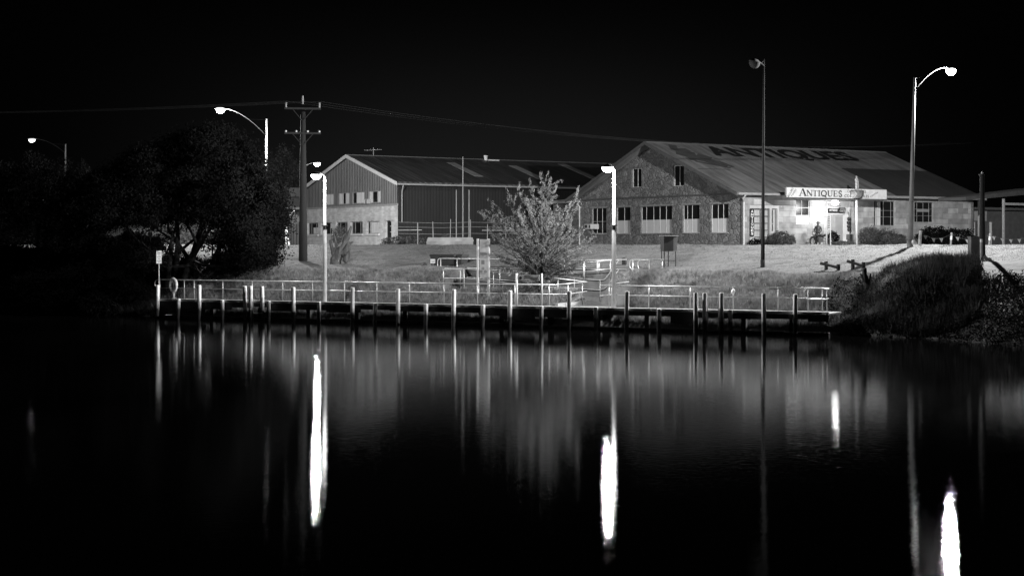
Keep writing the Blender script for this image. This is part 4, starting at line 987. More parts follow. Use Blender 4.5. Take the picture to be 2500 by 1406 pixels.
MB().lathe((.3, 0, .74), [(.02, 0), (.11, .08), (.14, .25), (.1, .42), (.02, .46)], 12, 'x').build('fuel_tank', M['steel'], t, smooth=True)
MB().tube([(.78, 0, .73), (1.0, 0, .72), (1.35, 0, .78)], [.08, .12, .06], 8).build('saddle', M['black'], t, smooth=True)
MB().tube([(.2, -.32, .98), (.16, -.15, .95), (.16, .15, .95), (.2, .32, .98)], .016, 6).build('handlebar', M['steel'], t)
MB().lathe((.0, 0, .83), [(.03, .16), (.09, .1), (.1, 0), (.02, -.01)], 12, 'x').build('headlight', M['galv'], t)
MB().tube([(-.3, 0, .42), (-.15, 0, .6), (.08, 0, .66), (.25, 0, .55)], .05, 6).build('mudguard', M['steel'], t)

# ------------------------------------------------------------------ street furniture and small things
# ANTIQUES vertical sign
vr = B2.rect(B2.w, 1831.6, 1841.2, 509, 577.8, -.12)
t = thing('vertical_sign', 'narrow dark vertical ANTIQUES sign left of the glazed door', 'sign', wld((vr[0], -.12, vr[2])), BROT)
w, h = vr[1] - vr[0], vr[3] - vr[2]
MB().prism([(.05, 0), (w - .05, 0), (w, .08), (w, h - .08), (w - .05, h), (.05, h), (0, h - .08), (0, .08)], lambda a, b, d: (a, d, b), 0, .05).build('panel', M['ink'], t)
k = MB()
for i, ch in enumerate('ANTIQUES'):
    zc = h - .1 - (i + .5) * (h - .2) / 8; lh = (h - .2) / 8 * .78; lw = w * (.66 if ch != 'I' else .2)
    text_into(k, ch, lambda u, v: (w / 2 + (u - .5) * lw, -.006, zc + (v - .5) * lh), .03)
k.build('lettering', M['white'], t)

# power pole
b = at(740, 636, 86.5); b.z = gz(b.x, b.y); Db = 86.5
t = thing('power_pole', 'thick dark timber power pole with two crossarms on the lawn', 'power pole', b)
zt_ = HC + (HY - 243) / F * Db - b.z; z1 = HC + (HY - 266) / F * Db - b.z; z2 = HC + (HY - 326) / F * Db - b.z
MB().tube([(0, 0, -.5), (0.0, 0, z1 * .5), (0, 0, zt_ - .7)], [.25, .2, .13], 14).build('pole', M['log'], t, smooth=True)
cr = Vector((1, .15, 0)).normalized()
for zz, wd in ((z1, 1.0), (z2, 1.0)):
    o = MB().box((0, -.14, zz), (2 * wd, .1, .1), math.atan2(cr.y, cr.x)).tube([cr * -.55 + Vector((0, -.16, zz - .05)), (0, -.16, zz - .7)], .02, 6).tube([cr * .55 + Vector((0, -.16, zz - .05)), (0, -.16, zz - .7)], .02, 6).build('crossarm', M['log'], t)
    xs = (-.92, 0, .92) if zz == z1 else (-.92, -.35, .28, .92)
    for x in xs:
        hh = (.32 if x else .5) if zz == z1 else .11
        k = MB(); zz0 = zz + .05 if x or zz != z1 else zz + .25
        prf = []
        for i in range(6): prf += [(.06, i * hh / 6), (.035, i * hh / 6 + hh / 12)]
        k.lathe(cr * x + Vector((0, -.14, zz0)), prf, 8).build('insulator', M['white'] if zz == z2 else M['grey'], o)
def catenary(a, b, sag, n=16): return [Vector(a).lerp(Vector(b), i / n) - Vector((0, 0, sag * 4 * (i / n) * (1 - i / n))) for i in range(n + 1)]
wi = 0
for x in (-.92, 0, .92):
    p0 = b + cr * x + Vector((0, -.14, z1 + .4)); q0 = p0 + Vector((48, 40, .3)); q1 = p0 + Vector((-60, -14, 0))
    o = MB().tube(catenary(q1, p0, 1.2) + catenary(p0, q0, 1.2)[1:], .008, 4, False).build('power_line', M['wire'])
    tag(o, 'power line strung from the %s insulator of the top crossarm' % {-.92: 'left', 0: 'middle', .92: 'right'}[x], 'wire')
# dark pole with box at right
b = at(2398, 640, 71); b.z = gz(b.x, b.y)
t = thing('dark_post', 'dark timber post rising from the right scrub, wires at its top', 'post', b)
h = HC + (HY - 425) / F * 71 - b.z
MB().tube([(0, 0, -.4), (0, 0, h)], [.15, .1], 12).build('post', M['log'], t)
MB().tube([(-.15, 0, h - .05), (.1, 0, h - .02)], .03, 6).lathe((.0, 0, h), [(.05, 0), (.06, .06), (.02, .1)], 8).build('insulator', M['grey'], t)
b = at(2379, 640, 71.5); b.z = gz(b.x, b.y)
t = thing('switch_cabinet', 'dark grey cabinet standing left of the dark timber post', 'cabinet', b, .1)
h = HC + (HY - 580) / F * 71.5 - b.z
MB().bb(-.24, .2, -.2, .2, -.3, h).build('body', M['darkgrey'], t)
MB().bb(-.26, .22, -.22, .22, h, h + .05).build('lid', M['darkgrey'], t)
MB().bb(-.19, .15, -.212, -.203, .1, h - .1).build('door', M['darkgrey'], t)
b = at(2396, 640, 70); b.z = gz(b.x, b.y); h = HC + (HY - 584) / F * 70 - b.z
t = thing('bollard', 'grey bollard with white cap band in front of the dark timber post', 'bollard', b)
MB().tube([(0, 0, -.3), (0, 0, h - .14)], .065, 10).build('post', M['grey'], t)
MB().tube([(0, 0, h - .14), (0, 0, h)], .067, 10).build('reflective_band', M['white'], t)
# bunting posts
bp_ = []
for (px, y0, Dd, lab) in ((2246, 563, 78, 'white bollard right of the tall leaning lamp'), (2322, 568, 84, 'white-banded post at the middle of the bunting'), (2416, 570, 84, 'white-banded post at the right of the bunting')):
    b = at(px, 604, Dd); b.z = gz(b.x, b.y) if Dd < 80 else G; h = HC + (HY - y0) / F * Dd - b.z
    t = thing('marker_post', lab, 'post', b, 0, 'short white marker posts along the lawn')
    MB().tube([(-.04, 0, -.2), (.03, 0, h)], .08 if px < 2250 else .055, 10).build('post', M['darkgrey'] if px > 2250 else M['trim'], t)
    MB().tube([(.0, 0, h * .45), (.015, 0, h * .75)], .085 if px < 2250 else .06, 10).build('reflective_band', M['grey'], t)
    bp_.append(b + Vector((0, 0, h - .08)))
ends = [(bp_[0], bp_[1], 'first string of pennants, right of the leaning lamp'), (bp_[1], bp_[2], 'middle string of pennants between two banded posts'), (bp_[2], at(2540, 570, 84), 'string of pennants sagging at the right edge')]
for i, (a, c_, lab) in enumerate(ends):
    pts = catenary(a, c_, .28, 12); t = thing('bunting', lab, 'bunting', a, 0, 'strings of pale pennants')
    MB().tube([p - a for p in pts], .005, 4, False).build('cord', M['wire'], t)
    for j in (range(2, 11, 3) if i < 2 else range(1, 12, 2)):
        p = pts[j] - a; k = MB(); w = .12
        k.prism([(-w, 0), (w, 0), (.03, -.22)], lambda u, v, d: (p.x + u * .9, p.y + d + u * .2, p.z + v), 0, .008); k.build('pennant', M['flag'], t)
# post-and-rail barriers
def barrier(label, posts, rail, s=8.2):
    P = [J(px, yt, s) for px, yt in posts]
    t = thing('log_barrier', label, 'barrier', (P[0].x, P[0].y, gz(P[0].x, P[0].y)), 0, 'low timber barriers on the right bank'); o0 = t.location.copy()
    for p in P: MB().tube([Vector((p.x, p.y, gz(p.x, p.y) - .2)) - o0, p - o0], .085, 10).build('post', M['log'], t)
    R = [J(*r) for r in rail]
    MB().tube([r - o0 for r in R], .07, 10).build('rail', M['log'], t)
barrier('low timber barrier whose rail slopes right, nearer the unlit pole', ((2017, 638), (2047, 645)), ((2003, 642.5, 8.1), (2046, 653, 8.1)))
barrier('low timber barrier whose rail slopes right, beside the burnt stump', ((2082, 633.5), (2108, 640)), ((2068, 637, 8.1), (2108, 650, 8.1)))
# meter box on legs
b = J(1632, 660, 8.9); t = thing('meter_box', 'dark meter box on tall thin legs at the edge of the lawn', 'meter box', (b.x, b.y, gz(b.x, b.y)), .35)
zz = HC + (HY - 577) / F * b.y - t.location.z; zl = HC + (HY - 613.5) / F * b.y - t.location.z
MB().bb(-.34, .16, -.2, .2, zl, zz).build('box', M['steel'], t)
MB().bb(.17, .38, -.16, .2, zl + .02, zz).build('side_box', M['darkgrey'], t)
MB().box((.02, 0, zz + .02), (.82, .5, .03)).build('lid', M['grey'], t)
for x, y in ((-.3, -.15), (-.3, .15), (.05, .12), (.33, -.12)): MB().tube([(x, y, -.2), (x, y, zl)], .025, 6).build('leg', M['steel'], t)
MB().tube([(-.3, -.15, zl - .45), (.33, -.12, zl - .45)], .018, 6).build('brace', M['steel'], t)
# info totem
b = J(1180, 700, 3.9); t = thing('information_board', 'tall narrow white information board on two posts beside the ramp', 'sign', (b.x, b.y, gz(b.x, b.y)), JROT)
sc = F / b.y; zt_ = HC + (HY - 583) / sc - t.location.z; zb_p = HC + (HY - 678) / sc - t.location.z
xw = 15 / sc
for x in (-1, 1): MB().box((x * xw + (.0), 0, zt_ / 2 - .15), (.09, .09, zt_ + .3)).build('post', M['trim'], t)
MB().bb(-xw + .12, xw - .05, -.03, .01, zb_p, zt_ - .03).build('panel', M['board'], t)
k = MB(); hh = zt_ - zb_p
def tm(x, z, w, h_, mb=k): mb.bb(-xw + .12 + x * (2 * xw - .17) - w / 2, -xw + .12 + x * (2 * xw - .17) + w / 2, -.037, -.033, zb_p + z * hh - h_ / 2, zb_p + z * hh + h_ / 2)
for z in (.965, .94, .9, .87, .84, .8, .76): tm(.45, z, .3, .012)
tm(.4, .4, .17, .2); tm(.4, .52, .4, .012); tm(.42, .1, .25, .012); tm(.42, .045, .03, .03); tm(.42, .56, .05, .04)
for cx, cz in ((.42, .24), (.18, .16), (.72, .16), (.42, .62), (.18, .62), (.7, .62)):
    X, Z = -xw + .12 + cx * (2 * xw - .17), zb_p + cz * hh; pts = [(X + .06 * math.cos(a), -.036, Z + .06 * math.sin(a)) for a in np.linspace(0, 2 * PI, 15)]
    k.tube(pts, .007, 4, False); k.box((X, -.036, Z), (.05, .004, .03))
k.build('printed_marks', M['mark'], t)
# banner sign on the jetty
a_, b_ = J(1261.5, 745, 1.6), J(1323, 748, 1.6); t = thing('banner_sign', 'small pale banner with a dark wavy band between two white posts', 'sign', (a_.x, a_.y, .92), JROT)
wid = (b_ - a_).to_2d().length; sc = F / a_.y; zp = HC + (HY - 667) / sc - .92; z0 = HC + (HY - 684.5) / sc - .92; z1 = HC + (HY - 671) / sc - .92
MB().tube([(0, 0, 0), (0, 0, zp)], .055, 10).build('post', M['trim'], t, smooth=True); MB().tube([(wid, 0, 0), (wid, 0, zp)], .04, 10).build('post', M['trim'], t, smooth=True)
MB().bb(.06, wid - .12, -.02, .01, z0, z1).build('panel', M['board'], t)
k = MB(); N = 20; hh = z1 - z0
def wv(u): return z0 + hh * (.52 + .2 * math.sin(u * 2 * PI * .95 + .35))
for off, th in ((.22, .05), (-.22, .05)):
    for i in range(N):
        u0, u1 = i / N, (i + 1) / N; X0, X1 = .38 + u0 * (wid - .52), .38 + u1 * (wid - .52)
        y0, y1 = wv(u0) + off * hh, wv(u1) + off * hh
        k.add([(X0, -.026, y0 - th * hh), (X1, -.026, y1 - th * hh), (X1, -.026, y1 + th * hh), (X0, -.026, y0 + th * hh)], [(0, 1, 2, 3)])
for i in range(14):
    u = (i + .6) / 15; X = .4 + u * (wid - .55); k.bb(X - .016, X + .012, -.027, -.024, wv(u) - .1 * hh, wv(u) + .1 * hh)
k.lathe((.21, -.024, z0 + hh * .45), [(.07, -.003), (.07, .0)], 12, 'y').build('printed_marks', M['ink'], t)
# wheelie bins
def bin_(label, px, s):
    b = J(px, 650, s - .3); z = 2.22; t = thing('wheelie_bin', label, 'bin', (b.x, b.y, z), JROT + rng.uniform(-.1, .1), 'dark wheelie bins above the ramp')
    MB().add([(-.22, -.25, .05), (.22, -.25, .05), (.22, .25, .05), (-.22, .25, .05), (-.28, -.32, .88), (.28, -.32, .88), (.28, .32, .88), (-.28, .32, .88)],
             [(0, 3, 2, 1), (4, 5, 6, 7), (0, 1, 5, 4), (1, 2, 6, 5), (2, 3, 7, 6), (3, 0, 4, 7)]).build('body', M['black'], t)
    MB().prism([(-.36, .89), (.36, .89), (.33, .96), (0, 1.0), (-.3, .97)], lambda a, b_, d: (d, a, b_), -.31, .31).build('lid', M['black'], t)
    for x in (-.2, .2): MB().lathe((x, .26, .1), [(.1, -.03), (.1, .03)], 12, 'x').build('wheel', M['tyre'], t)
    return t
bin_('left wheelie bin of the row above the ramp, pale notice in front', 1068, 9.6)
bin_('second wheelie bin from the left above the ramp', 1086, 9.7)
bin_('wheelie bin with lid level beside the rail post', 1104, 9.6)
bin_('wheelie bin nearest the information board', 1124, 9.8)
b = J(1057, 650, 8.9); t = thing('small_notice', 'small pale two-line notice in front of the left wheelie bin', 'sign', (b.x, b.y, gz(b.x, b.y)), JROT)
z0 = HC + (HY - 643) / F * b.y - t.location.z; z1 = HC + (HY - 632.5) / F * b.y - t.location.z
MB().tube([(0, .02, -.2), (0, .02, z1)], .02, 6).build('post', M['grey'], t)
MB().bb(-.14, .14, -.01, .005, z0, z1).build('panel', M['white'], t)
MB().bb(-.11, .11, -.016, -.013, z0 + .13, z0 + .15).bb(-.08, .1, -.016, -.013, z0 + .06, z0 + .08).build('lettering', M['mark'], t)
b = J(1524, 640, 9.2); t = thing('bollard', 'short dark round-topped bollard right of the bright lamp post', 'bollard', (b.x, b.y, gz(b.x, b.y)))
z1 = HC + (HY - 629) / F * b.y - t.location.z
MB().lathe((0, 0, 0), [(.12, -.2), (.12, z1 - .08), (.09, z1 - .02), (.03, z1)], 12).build('post', M['log'], t, smooth=True)
# flagpoles, wall and fence in front of the shed
for px, y1, D_, lab in ((1130, 385, 112, 'tallest of the three thin poles before the dark shed wall'), (1114, 466, 112, 'short thin pole left of the tallest one'), (1145, 466, 112, 'short thin pole right of the tallest one')):
    b = at(px, 600, D_); b.z = G; t = thing('flagpole', lab, 'pole', b, 0, 'three thin bare poles')
    h = HC + (HY - y1) / F * D_ - G; MB().tube([(0, 0, 0), (0, 0, h)], [.045, .03], 8).build('pole', M['grey'], t); MB().lathe((0, 0, h), [(.02, 0), (.04, .03), (.02, .06)], 8).build('finial', M['grey'], t)
b = at(1041, 600, 108); t = thing('low_wall', 'low pale weathered masonry wall below the three thin poles', 'wall', (b.x, b.y, G), .05)
MB().bb(0, 3.25, 0, .35, -.1, .3).build('footing', M['concrete_old'], t)
MB().prism([(.03, .3), (3.3, .3), (3.2, .56), (.1, .56)], lambda a, b_, d: (a, d, b_), .03, .3).build('coping', M['concrete'], t)
b = at(1020, 600, 118); t = thing('wire_fence', 'sagging wire fence with thin posts along the dark shed wall', 'fence', (b.x, b.y, G), .25)
for x in (0, 1.2, 2.5, 4.1, 5.4, 6.9): MB().tube([(x, 0, -.1), (x + rng.uniform(-.05, .05), 0, 1.9 + rng.uniform(-.3, .1))], .03, 6).build('post', M['grey'], t)
for z in (.9, 1.4, 1.75): MB().tube([(-1.5, 0, z), (2, 0, z - .06), (4, 0, z + .02), (8.3, 0, z - .04)], .012, 4).build('wire', M['grey'], t)
k = MB().tube([(-1.5, 0, 1.15), (.3, 0, 1.17)], .02, 5).tube([(5, 0, 1.15), (8.3, 0, 1.15)], .02, 5); k.build('rail', M['cream'], t)
# bollards and signs at left
b = at(698.5, 600, 120); t = thing('marker_post', 'pale post with white box near the road left of the power pole', 'post', (b.x, b.y, G), 0)
MB().tube([(0, 0, 0), (-.02, 0, 1.6)], .05, 8).build('post', M['cream'], t); MB().box((.03, -.04, 1.15), (.2, .15, .34)).build('box', M['white'], t)
b = at(705, 603, 112); t = thing('stake', 'short pale leaning stake beside the road left of the power pole', 'stake', (b.x, b.y, G), 0)
MB().tube([(.04, 0, -.1), (-.04, 0, .55)], .05, 8).build('post', M['cream'], t)
b = at(719.5, 603, 116); t = thing('road_sign', 'octagonal road sign seen from behind on a thin pole', 'road sign', (b.x, b.y, G), .25)
MB().tube([(0, 0, -.1), (0, 0, 2.6)], .035, 8).build('pole', M['steel'], t)
MB().prism([(.38 * math.cos(PI / 8 + i * PI / 4), 1.95 + .38 * math.sin(PI / 8 + i * PI / 4)) for i in range(8)], lambda a, b_, d: (a, d, b_), .04, .05).build('sign_panel', M['steel'], t)
MB().box((-.2, 0, 2.42), (.5, .03, .03), 0, .75 - PI / 2 + .0).build('name_plate', M['cream'], t)

# ------------------------------------------------------------------ plants
def tubes_tree(root, segs, m, name='trunk'):
    k = MB()
    for pts, rs_ in segs: k.tube(pts, rs_, 7)
    return k.build(name, m, root, smooth=True)
def branchy(p, d, L, r, depth, out, tips, spread=.55, up=.1, nseg=4):
    pts = [Vector(p)]; rs_ = [r]; d = Vector(d).normalized()
    for i in range(nseg):
        d = (d + Vector((rng.gauss(0, .13), rng.gauss(0, .13), rng.gauss(0, .08) + up * .25))).normalized()
        pts.append(pts[-1] + d * L / nseg); rs_.append(r * (1 - .45 * (i + 1) / nseg))
    out.append((pts, rs_))
    if depth == 0: tips.append((pts[-1], d)); tips.append((pts[-2], d)); return
    for q in range(rng.choice((2, 3, 3))):
        i = rng.choice((2, 3, 4)); i = min(i, nseg)
        nd = (d + Vector((rng.gauss(0, spread), rng.gauss(0, spread), rng.gauss(0, spread) + up))).normalized()
        branchy(pts[i], nd, L * rng.uniform(.6, .8), rs_[i] * .65, depth - 1, out, tips, spread, up)
# big dark tree at the left
TY = 84.0
bx = at(455, 652, TY); bx.z = gz(bx.x, bx.y) - .2
tr_ = thing('big_tree', 'huge dark spreading riverside tree at the left under the brightest lamp', 'tree', bx)
out, tips = [], []
for (px, py, dy) in ((270, 470, 0), (340, 400, 1), (440, 360, 0), (530, 330, 0), (600, 420, -1), (640, 520, 0), (560, 560, 1.5), (300, 560, -1), (480, 480, -1.5), (610, 470, 1.5)):
    tgt = at(px, py, TY + dy) - bx; st = Vector((rng.uniform(-1.2, 1.0), rng.uniform(-.5, .5), 0)); dd_ = tgt - st
    branchy(st, dd_.normalized() + Vector((0, 0, -.05)), dd_.length * .5, .13 + rng.uniform(0, .09), 2, out, tips, .5, .05)
tubes_tree(tr_, out, M['bark'])
# crown clumps fill the crown's outline; trunk region kept open
cl = []
def inside(px, py):
    # outline of the crown in the picture, as heights over columns
    xs = [120, 180, 240, 300, 380, 460, 530, 590, 640, 680, 690]; top = [520, 470, 420, 385, 345, 308, 292, 322, 385, 455, 520]
    bot = [600, 590, 560, 545, 540, 545, 548, 590, 640, 560, 540]
    return np.interp(px, xs, top), np.interp(px, xs, bot)
while len(cl) < 1300:
    px = rng.uniform(125, 684); a, b_ = inside(px, 0); py = rng.uniform(a + 12, b_)
    cl.append(at(px, py, TY + rng.gauss(0, 2.0)) - bx)
for tpt, d in tips:
    if rng.random() < .7: cl.append(tpt)
while len(cl) < 1520:
    px = rng.uniform(560, 672); py = rng.uniform(540, 655); cl.append(at(px, py, TY + rng.gauss(0, 1.0)) - bx)
P = []
for c_ in cl:
    n = rng.randint(130, 250); r = rng.uniform(.3, .62)
    q = nr.normal(size=(n, 3)) * np.array([r, r, r * .62]) * .62; P.append(q * 1.1 + np.array(c_))
P = np.concatenate(P); Vl = leaves(P, .135, .35)
np_mesh('crown', Vl, 3, M['leaf_dark'], tr_)
def leafy(name, label, cat, base, crowns, n, size, m, droop=.2, trunk=None, group=None, aspect=.45):
    t = thing(name, label, cat, base, 0, group)
    if trunk: tubes_tree(t, trunk, M['bark'])
    P = []
    for (c_, r) in crowns:
        k = int(n / len(crowns)); d = nr.normal(size=(k, 3)); d /= np.linalg.norm(d, axis=1)[:, None]
        rad = nr.uniform(.45, 1, k)[:, None] ** .6; cn = np.array([noise.noise(Vector(tuple(x * 2.3 + c_[0]))) for x in d])[:, None]
        P.append(np.array(c_) + d * rad * np.array(r) * (1 + .45 * cn))
    np_mesh('crown' if cat == 'tree' else 'foliage', leaves(np.concatenate(P), size, droop, aspect), 3, m, t); return t
# tree behind, lit faintly
b = at(688, 600, 188); b.z = G
leafy('poplar', 'faintly lit loose tree behind the power pole, left of the shed', 'tree', b, [((-1.7, 0, 8.6), (1.5, 1.3, 2.6)), ((.4, 0, 9.2), (1.5, 1.3, 2.8)), ((1.6, 0, 7.8), (1.0, 1.1, 2.4)), ((-.6, 0, 7.0), (2.3, 1.6, 2.2)), ((-2.2, 0, 7), (1, 1, 2))], 11000, .24, M['leaf_mid'], -.3,
      [([(0, 0, -.2), (0, 0, 4), (.1, 0, 9)], [.25, .2, .06]), ([(0, 0, 2.5), (-1, 0, 5), (-1.5, 0, 8)], [.12, .09, .03])])
b = at(100, 600, 95); b.z = G
leafy('dark_tree', 'black tree mass at the far left below the distant lamp', 'tree', b, [((0, 0, 3.2), (2.6, 2, 2.2)), ((-2.6, 0, 2.6), (3, 2, 2.4)), ((2.6, .5, 2.7), (2.2, 2, 2.2))], 45000, .15, M['leaf_dark'], .2, [([(0, 0, -.2), (0, 0, 3)], [.3, .2])])
for i, (px, D_, w, h) in enumerate(((-30, 92, 3.4, 2.2), (95, 90, 3.2, 2.0), (215, 91, 3.0, 2.1), (320, 92, 2.2, 1.7))):
    b = at(px, 600, D_); b.z = gz(b.x, b.y) - .1
    leafy('thicket', ['black thicket at the left edge of the picture', 'black thicket left of the big tree, second from the edge', 'black thicket just left of the big tree trunks', 'low black thicket behind the big tree trunks'][i], 'shrub', b,
          [((0, 0, h * .5), (w * .5, 1, h * .5)), ((-w * .45, 0, h * .4), (w * .4, 1, h * .42)), ((w * .45, 0, h * .4), (w * .4, 1, h * .42))], 18000, .2, M['leaf_dark'], group='black thickets at the left')
# scrub on the left bank under the tree
i = 0
for (px, s, w, h) in ((150, 1.6, 2.2, 1.5), (240, 1.4, 2.0, 1.3), (315, 2.6, 2.0, 1.5), (200, 3.5, 2.6, 2.0), (360, 4.5, 2.2, 1.6), (90, 2.5, 2.6, 1.8), (440, 6.5, 1.8, 1.2), (300, 6.5, 2.4, 1.9), (560, 7.5, 1.6, 1.0), (622, 8.0, 1.2, .9)):
    t_ = jp(px, 700, s)[0]; b = jw(t_, s, max(0, ground(t_, s)))
    lab = ['shrub overhanging the water left of the jetty, second from left', 'shrub overhanging the water between jetty and black reeds', 'shrub just left of the jetty rail end', 'tall shrub high on the bank left of the jetty',
           'shrub on the bank behind the small pole sign', 'leftmost dark shrub at the water edge', 'shrub on the bank above the life ring', 'tall shrub under the big tree, left of the notice sign', 'low shrub at the foot of the big tree crown', 'twiggy shrub under the right edge of the big tree'][i]
    leafy('shrub', lab, 'shrub', b, [((0, 0, h * .45), (w * .5, w * .45, h * .5)), ((w * .3, 0, h * .35), (w * .35, w * .35, h * .4)), ((-w * .3, 0, h * .4), (w * .35, w * .35, h * .4))], 3800, .12, M['leaf_dark'], .1, [([(0, 0, -.1), (.05, 0, h * .6)], [.05, .02])], 'shrubs on the left bank')
    i += 1
for i, (px, D_, h) in enumerate(((395, 122, 1.9), (470, 126, 2.3), (560, 124, 1.8), (620, 128, 2.4))):
    b = at(px, 600, D_); b.z = G
    leafy('shrub', 'dim bush beyond the road, ' + ('leftmost under the big tree crown', 'second from left under the big tree crown', 'between the sapling and the crown edge', 'behind the right edge of the big tree')[i], 'shrub', b,
          [((0, 0, h * .5), (1.5, 1, h * .5)), ((-1.4, 0, h * .35), (1.2, 1, h * .4)), ((1.3, 0, h * .4), (1.1, 1, h * .4))], 5000, .16, M['leaf_mid'], group='bushes beyond the road')
# lit feathery tree in the middle
CY = 74.6
b = J(1318, 700, 4.6); b.z = gz(b.x, b.y); b0 = b.copy()
t = thing('feathery_tree', 'loose feathery young tree lit by the lamp, beside the ramp', 'tree', b0)
out = []; P = []; Dr = []
sprays = [(1190, 517), (1212, 500), (1245, 478), (1268, 472), (1295, 462), (1322, 442), (1345, 450), (1350, 470), (1322, 490), (1290, 505), (1260, 520), (1235, 535), (1205, 545), (1195, 560), (1220, 575), (1232, 600),
          (1250, 560), (1275, 545), (1300, 525), (1335, 515), (1360, 525), (1375, 520), (1358, 545), (1340, 560), (1310, 565), (1285, 580), (1262, 600), (1245, 620), (1270, 625), (1300, 600), (1325, 590), (1350, 590), (1375, 560),
          (1390, 540), (1408, 480), (1415, 500), (1400, 575), (1385, 600), (1360, 620), (1335, 625), (1305, 635), (1285, 650), (1320, 650), (1350, 640), (1378, 635), (1405, 620), (1425, 605), (1440, 615), (1418, 640), (1262, 645), (1235, 640), (1398, 555), (1420, 570),
          (1180, 532), (1200, 590), (1214, 622), (1234, 655), (1442, 588), (1432, 640), (1396, 655), (1250, 668), (1385, 672), (1290, 690), (1270, 705), (1310, 720), (1340, 700), (1365, 655), (1340, 535), (1315, 545), (1275, 570), (1255, 580)]
trunk_top = Vector((0.1, 0, 3.6))
for (px, py) in sprays:
    for rep in range(2):
        e_ = at(px + rng.gauss(0, 7) * rep, py + rng.gauss(0, 7) * rep, CY + rng.gauss(0, .9)) - b0
        if e_.length < .6: continue
        h0 = min(3.4, max(.3, e_.z * rng.uniform(.3, .6))); s0 = Vector((.1 * h0 / 3.6 + rng.uniform(-.1, .1), 0, h0))
        mid = s0.lerp(e_, .55) + Vector((0, 0, rng.uniform(-.05, .25))); out.append(([s0, mid, e_], [.016, .011, .005]))
        dm_ = (e_ - mid).normalized(); nb = rng.randint(5, 8)
        for q in range(nb):
            f = -.75 + 1.75 * q / (nb - 1) * rng.uniform(.9, 1); o_ = mid.lerp(e_, f) if f > 0 else mid.lerp(s0, -f); sd = (dm_ + Vector((rng.gauss(0, .55), rng.gauss(0, .5), rng.gauss(.12, .4)))).normalized(); L = rng.uniform(.25, .6)
            nl = rng.randint(22, 60); kk = nr.uniform(0, 1, nl)[:, None]
            P.append(np.array(o_) + np.array(sd) * kk * L + nr.normal(size=(nl, 3)) * .035); Dr.append(np.tile(np.array(sd), (nl, 1)) * .9)
out.append(([(0, 0, -.3), (0.02, 0, 1.2), (.1, 0, 3.6)], [.09, .07, .03]))
for q in range(4): out.append(([(rng.uniform(-.1, .1), 0, -.2), (rng.uniform(-.4, .5), rng.uniform(-.3, .3), 1.2), (rng.uniform(-.8, .9), rng.uniform(-.5, .5), 2.8)], [.05, .035, .015]))
tubes_tree(t, out, M['bark'])
np_mesh('crown', leaves(np.concatenate(P), .095, .0, .28, np.concatenate(Dr)), 3, M['leaf_pale'], t)
# shop shrubs
def wp(px, off, py=590): q = wpos(px, py, off); return wld((q.x, off, -.05))
b = wp(1905, -1.2); leafy('shrub', 'rounded leafy shrub right of the glazed door', 'shrub', b, [((0, 0, .55), (.85, .7, .55)), ((-.5, 0, .4), (.5, .5, .45)), ((.65, .2, .4), (.5, .5, .35))], 5200, .12, M['leaf_mid'])
b = wp(1842, -.8); leafy('low_hedge', 'low ground shrub at the foot of the vertical sign', 'shrub', b, [((0, 0, .25), (.5, .4, .3)), ((.3, 0, .2), (.45, .4, .3))], 1500, .09, M['leaf_dark'])
b = wp(2150, -1.5); leafy('shrub', 'large dark bush right of the thick verandah post', 'shrub', b, [((-.8, 0, .7), (.9, .8, .8)), ((.4, 0, .6), (1.0, .8, .65)), ((1.3, 0, .4), (.7, .7, .5))], 8000, .12, M['leaf_mid'])
b = wp(2306, -2.0); leafy('shrub', 'wide dark rounded bush behind the first pennants', 'shrub', b, [((-.8, 0, .7), (1.4, 1, .85)), ((.9, 0, .6), (1.5, 1, .75))], 8000, .14, M['leaf_dark'])
b = wp(2060, -1.9); leafy('flower_bed', 'low weedy flower bed between the verandah posts', 'plants', b, [((0, 0, .15), (1.1, .5, .22))], 2600, .09, M['leaf_mid'])
b = wp(2034, -.9); leafy('shrub', 'small black bush behind the motorcycle at the door', 'shrub', b, [((0, 0, .6), (.45, .3, .5))], 1800, .1, M['leaf_dark'])
b = at(828, 600, 130); b.z = G; leafy('shrub', 'small shrub against the shed wall behind the stump', 'shrub', b, [((0, 0, .8), (.7, .5, .8))], 1800, .13, M['leaf_mid'])
b = at(1010, 600, 125); b.z = G; leafy('shrub', 'dim weeds along the foot of the dark shed wall', 'shrub', b, [((0, 0, .3), (1.4, .6, .4)), ((-1.6, 0, .3), (1, .6, .4)), ((3, -1, .3), (1.5, .6, .5))], 3500, .14, M['leaf_mid'])
b = at(513, 600, 115); b.z = G; leafy('small_tree', 'slim lit sapling with white stem seen through the big tree', 'tree', b, [((0, 0, 1.45), (.5, .5, .5))], 900, .14, M['leaf_pale'], .1, [([(0, 0, -.1), (0, 0, 1.4)], [.05, .04])])

